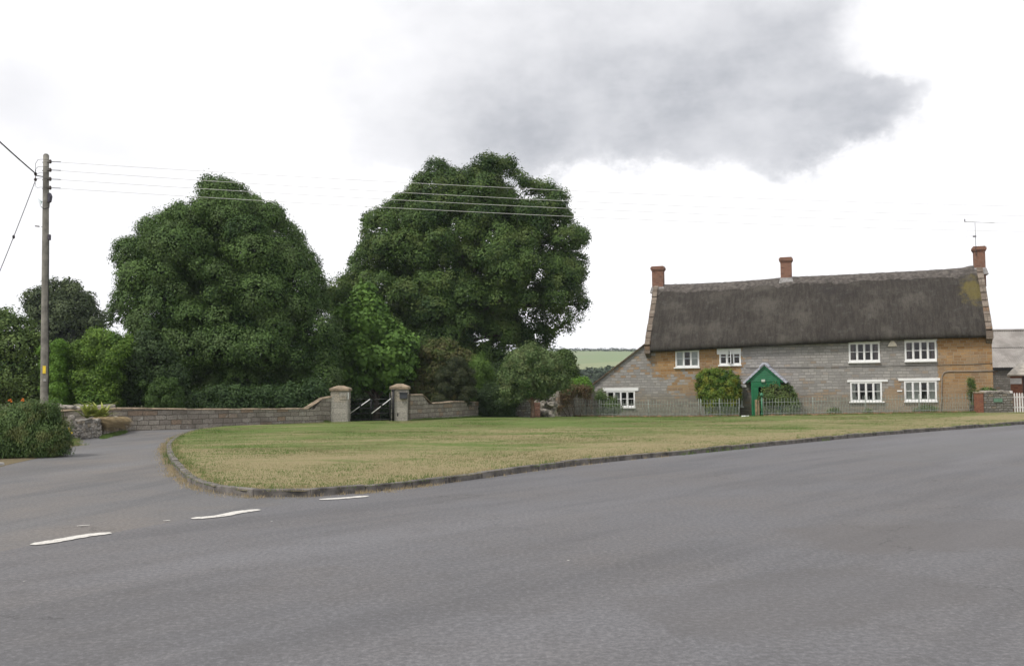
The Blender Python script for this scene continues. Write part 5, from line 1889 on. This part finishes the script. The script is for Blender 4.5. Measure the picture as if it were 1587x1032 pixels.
plant('dark_bush', [(738, 640), (742, 605), (765, 590), (795, 598), (803, 620), (798, 648), (745, 650)], 56.4, L_dark, M_bark, 'dark low bush growing at the end of the short garden wall', 'bush',
      lobes=55, lobe_r=(.3, .6), sprays=40, leaves=18, leaf=.11, depth=.7, spray_r=.2, tufts=30, zmin=-.1)
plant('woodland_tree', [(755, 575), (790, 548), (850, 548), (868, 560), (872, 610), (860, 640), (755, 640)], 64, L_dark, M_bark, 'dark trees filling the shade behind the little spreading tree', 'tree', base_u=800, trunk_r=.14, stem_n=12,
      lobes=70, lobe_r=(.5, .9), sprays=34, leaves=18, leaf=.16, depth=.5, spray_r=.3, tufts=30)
plant('green_tree', [(855, 555), (868, 545), (884, 548), (896, 570), (893, 590), (880, 612), (855, 615)], 62, leafmat('right_tree_leaf', (.05, .09, .025), (.11, .165, .05)), M_bark,
      'mid green tree showing just right of the little spreading tree', 'tree', base_u=872, trunk_r=.1, stem_n=10, lobes=36, lobe_r=(.4, .75), sprays=36, leaves=16, leaf=.14, depth=.8, spray_r=.25, tufts=30)
small = [(777, 602), (780, 580), (786, 562), (803, 545), (820, 534), (833, 538), (846, 548), (860, 550), (872, 565), (880, 590), (876, 604), (860, 606), (845, 612), (815, 612), (795, 616), (780, 612)]
plant('small_tree', small, 54.5, L_olive, simple('smooth_bark', (.13, .085, .06), .9, var=.3), 'little spreading grey-green tree with a thin bare trunk on the edge of the green', 'tree', base_u=825, trunk_r=.13, stem_n=20,
      lobes=85, lobe_r=(.28, .6), sprays=34, leaves=16, leaf=.13, depth=.85, spray_r=.24, tufts=260, aspect=.4, top=2.6, fill=.5, rim=40)
plant('climber', [(868, 612), (880, 600), (900, 596), (917, 602), (916, 618), (898, 616), (880, 622), (874, 636), (866, 640)], 59.4, L_rusty, M_bark, 'rusty brown climber over the old wall beside the cottage', 'climber',
      lobes=24, lobe_r=(.16, .32), sprays=22, leaves=12, leaf=.09, depth=.4, spray_r=.2, tufts=20)
plant('climber', [(880, 603), (885, 593), (905, 588), (917, 594), (920, 606), (905, 603), (890, 606)], 61.2, L_hedge, M_bark, 'green leafy climber on top of the old wall beside the lean-to', 'climber',
      lobes=18, lobe_r=(.2, .35), sprays=36, leaves=16, leaf=.11, depth=.7, spray_r=.2, tufts=20, group=None)

fY = 57.0
plant('tall_shrub', [(926, 643), (927, 612), (932, 600), (938, 606), (940, 625), (952, 612), (958, 622), (962, 640), (950, 645)], 60.2, L_olive, M_bark, 'thin wispy green shrub in front of the four-light window of the lean-to', 'shrub',
      lobes=26, lobe_r=(.16, .3), sprays=20, leaves=12, leaf=.09, depth=.8, spray_r=.2, tufts=30, fill=.4, zmin=-.25)
plant('yellow_bush', [(1081, 600), (1082, 582), (1092, 572), (1104, 573), (1118, 570), (1132, 574), (1143, 586), (1147, 604), (1145, 625), (1144, 643), (1086, 643), (1083, 620)], 58.7, L_yell, M_bark,
      'rounded green bush with yellow blotched leaves behind the railing left of the porch', 'bush', lobes=60, lobe_r=(.24, .5), sprays=40, leaves=16, leaf=.105, depth=.6, spray_r=.17, tufts=110, aspect=.6, zmin=-.2, fill=.7)
plant('porch_bush', [(1178, 618), (1184, 604), (1192, 590), (1200, 592), (1206, 600), (1222, 594), (1226, 604), (1236, 622), (1234, 636), (1226, 643), (1184, 643)], 57.3, L_porch, M_bark,
      'untidy green bush half hiding the green porch door', 'bush', lobes=42, lobe_r=(.18, .42), sprays=30, leaves=14, leaf=.11, depth=.5, spray_r=.2, tufts=200, zmin=-.2, fill=.5)
plant('climber', [(1500, 592), (1503, 583), (1508, 588), (1510, 604), (1513, 625), (1508, 636), (1503, 618), (1500, 604)], 54.2, L_porch, M_bark, 'narrow dark climbing plant on the orange stone wall beside the drainpipe end', 'climber',
      lobes=20, lobe_r=(.07, .16), sprays=14, leaves=9, leaf=.07, depth=.6, spray_r=.14, tufts=30)
for (u0, u1, vt, lab) in ((1284, 1300, 634, 'low green weed clump behind the long railing, left of the ground floor windows'), (1416, 1453, 630, 'wide low clump of green weeds under the right ground floor window'),
                          (1338, 1352, 637, 'very small weed clump under the left ground floor window')):
    plant('weed_clump', [(u0, 643), (u0 + 2, vt + 4), ((u0 + u1) / 2, vt), (u1 - 3, vt + 3), (u1, 643)], 56.2 - (u0 - 1284) * .012, L_porch, M_bark, lab, 'weeds', group='weeds under the cottage windows',
          lobes=14, lobe_r=(.1, .2), sprays=16, leaves=8, leaf=.09, depth=.8, spray_r=.16, tufts=40, zmin=-.2, stem_n=3)
plant('wall_shrub', [(1514, 609), (1528, 604), (1545, 607), (1550, 612), (1520, 613)], 53.2, L_porch, M_bark, 'green leafy growth topping the rubble wall by the brick pier', 'shrub',
      lobes=16, lobe_r=(.12, .22), sprays=22, leaves=10, leaf=.09, depth=.7, spray_r=.15, tufts=10, stem_n=3)

# hanging shrub in the left foreground: arching sprays that fall forward
ob = [(-130, 712), (-130, 622), (-60, 616), (0, 622), (20, 624), (45, 617), (70, 620), (88, 632), (97, 650), (106, 668), (109, 688), (92, 698), (60, 706), (0, 718), (-60, 726)]
plant('hanging_bush', ob, 24.6, L_weep, M_bark, 'big dark bush of drooping branches spilling over the verge at the left edge', 'bush', base_u=0,
      lobes=120, lobe_r=(.22, .40), sprays=56, leaves=28, leaf=.075, depth=.8, spray_r=.12, droop=.36, tufts=120, aspect=.26, zmin=.03, fill=.65)

# spiky pale plant and the dry grass cushion on the rubble bank
M_spiky = leafmat('spiky_leaf', (.16, .22, .04), (.42, .44, .12), trans=.3)
c0 = P(146, 647, 37.0)
Q = []; tn = []
for (du, n) in ((-11, 40), (5, 44), (13, 20)):
    c1 = P(146 + du, 648, 37.6)
    for i in range(n):
        a = rng.uniform(0, 2 * math.pi); l = rng.uniform(.45, .95); el_ = rng.uniform(.35, 1.3)
        d = np.array([math.cos(a) * math.cos(el_), math.sin(a) * math.cos(el_), math.sin(el_)])
        sd = np.array([-math.sin(a), math.cos(a), 0]) * .042
        b0 = np.array(c1); m1 = b0 + d * l * .6; e1 = b0 + d * l + np.array([math.cos(a), math.sin(a), -.9]) * l * .22
        Q.append([b0 - sd, b0 + sd, m1 + sd, m1 - sd]); Q.append([m1 - sd, m1 + sd, e1 + sd * .1, e1 - sd * .1]); t_ = rng.uniform(.2, .9); tn += [t_, t_]
sk = quads_mesh('spiky_plant', np.array(Q), np.array(tn), M_spiky, None)
tag(sk, 'yellow-green spiky leaved plant on top of the rubble bank', 'plant')


def tufts_mesh(name, pts, h, wid, mat, parent=None, n=12, spread=.05, lean=None, hang=0.0):
    """grass: n tapering blades at each point"""
    pts = np.asarray(pts)
    k = np.repeat(np.arange(len(pts)), n)
    N = len(k)
    b = pts[k] + np.concatenate([rng.normal(size=(N, 2)) * spread, np.zeros((N, 1))], axis=1)
    a = rng.uniform(0, 2 * np.pi, N)
    l = h * rng.uniform(.45, 1.2, N)
    ln = rng.uniform(.1, .8, N)
    d = np.stack([np.cos(a) * ln, np.sin(a) * ln, np.ones(N)], axis=1)
    if lean is not None: d += np.array(lean)
    d = unit(d) * l[:, None]
    ang = rng.uniform(0, np.pi, N)
    sd = np.stack([np.cos(ang), np.sin(ang), np.zeros(N)], axis=1) * wid * .5
    e = b + d
    e[:, 2] -= hang * l
    q = np.stack([b - sd, b + sd, e + sd * .2, e - sd * .2], axis=1)
    return quads_mesh(name, q, rng.uniform(0, 1, N), mat, parent)


M_straw = leafmat('straw_grass', (.33, .25, .14), (.56, .44, .28), trans=.3)
M_lawnblade = leafmat('lawn_blade', (.17, .185, .075), (.31, .27, .155), trans=.2)
M_greenblade = leafmat('green_blade', (.08, .14, .032), (.16, .23, .068), trans=.25)
# cushion of dry grass that hangs over the right half of the bank
pts = []
for i in range(1100):
    t = random.random()
    g = G(155 + 38 * t, 676.5 - 8.5 * t, 0)
    top = path[2][3] * (1 - t) + path[3][3] * t + .05
    dn_ = random.random() ** 1.5
    fringe = .5 + .5 * math.sin(t * 26)
    drop = dn_ * (.10 + .42 * fringe ** 2)
    pts.append((g.x - .30 * random.random() * (1 - dn_) + .05 + .07 * dn_, g.y - .02 + random.uniform(-.08, .08), top - drop))
dg = tufts_mesh('dry_grass_cushion', pts, .26, .016, M_straw, n=26, spread=.06, lean=(.9, -.35, -.35), hang=.7)
tag(dg, 'tan cushion of dry grass hanging over the right end of the rubble bank', 'grass', kind='stuff')

# dry grass along the kerb foot and verge
pts = []; gpts = []
for i, p in enumerate(kcurve[:-1]):
    q = kcurve[i + 1]; d = (q - p).normalized(); n = Vector((d.y, -d.x, 0))
    if n.dot(Vector((8, 38, 0)) - p) > 0: n = -n
    s_m = i * .30
    if p.y > 46 or p.x > 40: continue
    if 6 < i and p.x < 3.5:
        dens = 5 if p.x < -1.5 else 1
        for k in range(dens * 2):
            r = abs(random.gauss(0, .10)) + .01
            c = p + n * r + d * random.uniform(0, .3)
            if random.random() < (.35 + .6 * max(0, noise.noise(Vector((s_m * .35, 0, 0))) + .3)):
                pts.append((c.x, c.y, .0))
    g = noise.noise(Vector((s_m * .22, 5, 0)))
    if g > .12 and random.random() < .8:
        for k in range(2):
            c = p + n * random.uniform(.0, .07) + d * random.uniform(0, .3)
            gpts.append((c.x, c.y, 0))
    # turf creeping over the back of the kerb
    for k in range(3 if p.y < 30 else 1):
        c = p - n * random.uniform(.11, .30) + d * random.uniform(0, .3)
        (gpts if random.random() < .25 else pts).append((c.x, c.y, .095))
for i in range(520):
    t = random.random()
    u = -150 + 265 * t
    v = 735 - 50 * t + (10 * (t > .9) * (t - .9) * 10) * 0 + random.uniform(-12, 5) * (1 - t * .4)
    g = G(u, min(v, 738), 0)
    pts.append((g.x, g.y, .02))
    if random.random() < .3: gpts.append((g.x, g.y, .02))
for i in range(160):
    g = G(random.gauss(113, 8), random.uniform(672, 692), 0)
    gpts.append((g.x, g.y, .02)); pts.append((g.x, g.y, .02))
for i in range(420):
    t = random.random(); g = G(158 + 36 * t, 679.5 - 9 * t + random.uniform(-3, 1), 0)
    gpts.append((g.x, g.y, .0))
dg = tufts_mesh('dry_grass', pts, .055, .007, M_straw, n=12, spread=.06)
tag(dg, 'straw coloured dry grass along the foot of the kerb and the left verge', 'grass', kind='stuff')
gg = tufts_mesh('green_grass', gpts, .095, .009, M_greenblade, n=12, spread=.05)
tag(gg, 'tufts of green grass growing along the kerb and the verge', 'grass', kind='stuff')

# short mown blades over the near part of the green, thinning out with distance
fpoly = np.array([(p.x, p.y) for p in front] + [(b_.x, b_.y) for b_ in back[::-1]])
lawn_green, lawn_dry = [], []
cand = np.stack([rng.uniform(-16, 28, 260000), 13 + 37 * rng.uniform(0, 1, 260000) ** 1.6], axis=1)
cand = cand[in_poly(cand, fpoly)][:70000]
for x, y in cand:
    if noise.noise(Vector((x * .35, y * .6, 2))) + .5 * noise.noise(Vector((x * 1.9, y * 2.4, 7))) > .03: lawn_green.append((x, y, Hz(x, y) - .015))
    else: lawn_dry.append((x, y, Hz(x, y) - .015))
o = tufts_mesh('mown_grass', lawn_dry, .040, .010, M_lawnblade, n=5, spread=.06)
tag(o, 'short dry mown grass of the green', 'grass', kind='stuff')
o = tufts_mesh('mown_green_grass', lawn_green, .045, .010, M_greenblade, n=4, spread=.06)
tag(o, 'greener patches in the mown grass of the green', 'grass', kind='stuff')
# rougher fringe at the foot of walls, railings and hedge
pts = []
for i in range(900):
    k = random.randrange(len(lw) - 1); a_, b_ = Vector(lw[k][:2]), Vector(lw[k + 1][:2])
    q = a_.lerp(b_, random.random())
    if q.x > -13: pts.append((q.x, q.y - .22 - abs(random.gauss(0, .05)), (Hz(q.x, q.y) if q.x > -9 else 0) - .02))
for i in range(700):
    k = random.randrange(len(rw) - 1); a_, b_ = Vector(rw[k][:2]), Vector(rw[k + 1][:2])
    q = a_.lerp(b_, random.random()); pts.append((q.x + .22, q.y - .2, Hz(q.x, q.y) - .02))
for i in range(1500):
    s_ = random.uniform(F(745, 640, FO)[0], F(1512, 640, FO)[0])
    q = A + dS * s_ + nB * (FO - .12 - abs(random.gauss(0, .12)))
    pts.append((q.x, q.y, Hz(q.x, q.y) - .02))
o = tufts_mesh('rough_grass', pts, .12, .012, M_greenblade, n=7, spread=.06)
tag(o, 'longer rough grass along the foot of the walls and railings', 'grass', kind='stuff')

# orange and yellow flowers by the left bush
M_or = simple('orange_petal', (.75, .20, .03), .6); M_ye = simple('yellow_petal', (.80, .60, .05), .6)


def flowers(name, spots, Y, mat, label, r=.05):
    mb = MB(); rr = random.Random(len(spots) + int(Y))
    for (u, v) in spots:
        p = P(u, v, Y)
        for k in range(6):
            a = k * math.pi / 3 + rr.random()
            e = p + Vector((math.cos(a) * r, -.02 + rr.uniform(-.02, .02), math.sin(a) * r))
            s_ = Vector((-math.sin(a) * r * .35, 0, math.cos(a) * r * .35))
            mb.add([p, p.lerp(e, .6) - s_, e, p.lerp(e, .6) + s_], [(0, 1, 2, 3)])
    o = mb.build(name, mat)
    tag(o, label, 'flowers')


flowers('orange_flowers', [(14, 620), (17, 619), (18, 622)], 23.8, M_or, 'orange flower heads nearest the left edge, above the drooping bush', .022)
flowers('orange_flowers', [(34, 620), (37, 620.5), (36, 618)], 23.8, M_or, 'orange flower heads nearer the pole, above the drooping bush', .022)
flowers('yellow_flowers', [(107, 664), (109, 666), (111, 670), (108, 671)], 31.5, M_ye, 'small yellow flowers in front of the rough stone post')

# ================================================================== POLE AND WIRES
PY = 31.0
pb_ = P(68.5, 640, PY); pt_ = P(71.5, 241, PY)
M_pole = simple('weathered_pole', (.20, .19, .165), .9, var=.3, scale=4, bumps=.6)
pole = empty('utility_pole', (pb_.x, PY, 0), 0, 'tall grey wooden utility pole with four insulators and a yellow plate', 'utility pole')
ztop = pt_.z; dxp = pt_.x - pb_.x
X_ = lambda z: dxp * (z - pb_.z) / (pt_.z - pb_.z)
n = 14
MB().tube([(X_(ztop * i / n), 0, -.3 if i == 0 else ztop * i / n) for i in range(n + 1)], [.128 - .038 * i / n for i in range(n + 1)], 14).build('shaft', M_pole, pole)
MB().tube([(X_(ztop), 0, ztop), (X_(ztop), 0, ztop + .05)], [.09, .045], 14).build('cap', M_pole, pole)
M_ins = simple('brown_insulator', (.06, .045, .04), .3, var=.1)
vz = lambda v: P(72, v, PY).z
wires_from = []
for v in (251.5, 264.5, 278.5, 292):
    z = vz(v); x = X_(z)
    ar = MB().tube([(x - .10, -.05, z - .02), (x + .16, -.05, z - .02)], .012, 5).build('insulator_arm', M_black, pole)
    MB().tube([(x + .16, -.05, z - .06), (x + .16, -.05, z - .03), (x + .16, -.05, z), (x + .16, -.05, z + .03), (x + .16, -.05, z + .07)], [.022, .05, .028, .05, .02], 8).build('insulator', M_ins, ar)
    MB().tube([(x + .18, -.05, z), (x + .50, -.05, z - .015)], .012, 5).build('wire_grip', M_black, ar)
    wires_from.append(Vector((pole.location.x + x + .2, PY - .05, z)))
for z0, z1 in ((249, 270), (260, 273), (270, 272), (278, 277), (292, 283)):
    a_ = Vector((X_(vz(z0)), -.12, vz(z0))); c_ = Vector((X_(vz(274)) - .30, -.05, vz(z1)))
    mid = Vector((c_.x - .02, -.09, a_.z))
    MB().tube([a_ + Vector((.12, 0, 0)), a_ + Vector((-.12, 0, .01)), mid.lerp(a_, .3), mid.lerp(c_, .3), c_], .007, 4).build('jumper_wire', M_black, pole)
zk = vz(275)
MB().tube([(X_(zk) - .08, 0, zk + .02), (X_(zk) - .34, 0, zk + .06)], .016, 5).build('bracket', M_black, pole)
kb = MB()
kb.tube([(X_(zk) - .34, 0, zk + .16), (X_(zk) - .34, 0, zk + .11), (X_(zk) - .34, 0, zk + .06)], [.03, .055, .03], 8)
kb.tube([(X_(zk) - .34, 0, zk - .02), (X_(zk) - .34, 0, zk - .07), (X_(zk) - .34, 0, zk - .12)], [.03, .055, .03], 8)
kb.tube([(X_(zk) - .34, 0, zk + .06), (X_(zk) - .34, 0, zk - .02)], .012, 5)
kb.build('insulator', M_ins, pole)
z = vz(307); x = X_(z)
MB().extrude([(x + .08, z - .18), (x + .16, z - .12), (x + .19, z + .05), (x + .14, z + .17), (x + .08, z + .12)], 1, -.06, .07).build('cable_box', simple('purple_grey', (.05, .045, .065), .5), pole, bevel=.01)
MB().tube([(x + .13, -.02, z - .18), (x + .12, -.02, z - .32), (x + .02, -.14, z - .38), (x - .1, -.1, z - .3)], .012, 5).build('cable_loop', M_black, pole)
z = vz(313); x = X_(z)
bh = MB()
for k in range(6):
    a = .6 + k * .35
    bh.tube([(x - .1, -.03, z), (x - .1 - .14 * math.cos(a * .5), -.05, z + .1 - .05 * k)], .006, 4)
bh.build('wire_clamp', simple('pale_green_clamp', (.25, .4, .36), .5), pole)
z = vz(352); x = X_(z)
MB().tube([(x + .1, 0, z), (x - .14, -.0, z + .01)], .01, 5).build('step_bolt', M_black, pole)
MB().tube([(x - .20, 0, z + .02), (x - .34, 0, z + .035)], .02, 5).build('drop_insulator', M_ins, pole)
z = vz(368); x = X_(z)
MB().box(x + .09, x + .16, -.05, .05, z - .09, z + .09).build('junction_box', simple('purple_grey2', (.06, .05, .07), .5), pole, bevel=.008)
for v in (440, 472, 498, 536, 544, 570, 590):
    z = vz(v); x = X_(z)
    MB().tube([(x + .10, 0, z), (x + .175, 0, z)], .009, 5).build('staple', M_alu, pole)
zc = [vz(v) for v in (368, 420, 480, 540, 612)]
MB().tube([(X_(z) + .125 + .02 * (z < 4), -.03, z) for z in zc], .013, 5).build('service_cable', M_black, pole)
z0, z1 = vz(579), vz(567)
MB().box(X_(z0) + .01, X_(z0) + .10, -.15, -.12, z0, z1).build('warning_plate', simple('yellow_plate', (.75, .55, .04), .5), pole)
z0, z1 = vz(592), vz(587)
MB().box(X_(z0) + .03, X_(z0) + .12, -.145, -.12, z0 + .02, z1).build('number_plate', M_conc, pole)


def wire(name, pts, r, mat, label, group=None):
    o = MB().tube(pts, r, 5, smooth=True).build(name, mat)
    return tag(o, label, 'overhead wire', group)


def sag(a, b, s, n=40):
    return [a.lerp(b, i / n) - Vector((0, 0, s * 4 * (i / n) * (1 - i / n))) for i in range(n + 1)]


M_wire = simple('weathered_wire', (.62, .62, .60), .6, var=.05)
M_dwire = simple('dark_cable', (.03, .028, .035), .6)
names = ['topmost', 'second from top', 'third from top', 'lowest']
ends = [(1680, 322), (1680, 336), (1680, 348), (1680, 361)]
for k, (w0, (eu, ev)) in enumerate(zip(wires_from, ends)):
    e = P(eu, ev, 40)
    # mid height read at u = 760
    mv = (291, 307, 318.5, 331)[k]
    line = w0.lerp(e, .5)
    f = 1.0
    # solve the sag so that the wire crosses u = 760 at its measured height
    tbest = min(range(1, 40), key=lambda i: abs((w0.lerp(e, i / 40).x / w0.lerp(e, i / 40).y) * FPX + 793.5 - 760))
    q = w0.lerp(e, tbest / 40); want = P(760, mv, q.y).z
    s_ = (q.z - want) / (4 * (tbest / 40) * (1 - tbest / 40))
    wire('overhead_wire', sag(w0, e, s_, 48), .0068, M_wire, names[k] + ' of the four thin pale wires crossing the trees from the utility pole', 'thin wires strung from the pole to the right')
kx = Vector((pole.location.x + X_(zk) - .34, PY, zk + .13))
wire('power_cable', sag(kx, P(-160, 60, 22), .1), .022, M_dwire, 'thick black cable running up to the top left corner from the pole bracket')
kx2 = Vector((pole.location.x + X_(zk) - .34, PY, zk - .1))
e = P(-60, 560, 27)
cb_ = sag(kx2, e, .12)
o = wire('service_cable', cb_, .012, M_dwire, 'dark cable dropping steeply from the pole bracket to the left edge')
q = cb_[13]
MB().tube([q + Vector((0, 0, .06)), q + Vector((0, 0, .03)), q - Vector((0, 0, .03)), q - Vector((0, 0, .06))], [.015, .04, .04, .015], 7).build('joint', M_dwire, o)

# ================================================================== FAR WOOD AND HEDGES ON THE HILL
L_wood = leafmat('wood_leaf', (.030, .048, .030), (.075, .10, .055), (.05, .065, .045), trans=.1)


def far_wood(name, rows, label, leafsize, seed, n=60):
    r = np.random.default_rng(seed)
    C = []; N = []; T = []
    for (x, y, z0, h, wd) in rows:
        k = n
        d = unit(r.normal(size=(k, 3)) + np.array([0, -.3, .5]))
        rad = r.uniform(.7, 1.05, k)[:, None]
        c = np.array([x, y, z0 + h * .55]) + d * rad * np.array([wd, wd, h * .5])
        C.append(c); N.append(unit(d + r.normal(size=(k, 3)) * .4)); T.append(r.normal(.5, .15, k) + r.normal(0, .18))
    C = np.concatenate(C); N = np.concatenate(N); T = np.concatenate(T)
    L = leafsize * r.uniform(.6, 1.4, len(C))
    o = quads_mesh(name, leaf_quads(C, N, L, L * .75), T, L_wood, None)
    tag(o, label, 'trees', kind='stuff')
    return o


rows = []
rr = random.Random(77)
for i in range(420):
    y = rr.uniform(320, 560)
    u = rr.uniform(600, 1150)
    x = (u - 793.5) / FPX * y
    top = P(u, 574 + 7 * noise.noise(Vector((u * .03, 0, 0))) - (u > 930) * 3, y).z
    h = max(6, min(16, top + rr.uniform(-1.5, .5) + .4))
    rows.append((x, y, -.5, h, h * .38))
far_wood('far_wood', rows, 'distant blue-green wood in the valley between the trees and the cottage', 1.5, 3, 110)
rows = []
for i in range(90):      # hedgerow along the ridge and down one field edge
    x = -250 + i * 8 + rr.uniform(-3, 3); y = 1150 + rr.uniform(-6, 6)
    big = 1 if rr.random() > .12 else 1.9
    rows.append((x, y, hill_z(x, y) - .5, 4.2 * big * rr.uniform(.7, 1.2), 4.5 * big))
for i in range(60):
    x = 40 + i * 3.5; y = 1000 - i * 1.2
    rows.append((x, y, hill_z(x, y) - .5, rr.uniform(2, 3.2), 2.6))
far_wood('hill_hedgerow', rows, 'dark hedgerow with a few trees along the top of the distant hill', 1.4, 5, 40)

# ================================================================== HAZE
m = bpy.data.materials.new('haze')
m.use_nodes = True
t = NT(m.node_tree)
o_ = t.n('ShaderNodeOutputMaterial')
pv = t.n('ShaderNodeVolumePrincipled')
pv.inputs['Color'].default_value = (.80, .88, 1.0, 1)
pv.inputs['Density'].default_value = .00018
t.t.links.new(pv.outputs[0], o_.inputs['Volume'])
hz = MB().box(-1600, 1600, -260, 2300, -18, 80).build('haze', m)
hz['kind'] = 'stuff'
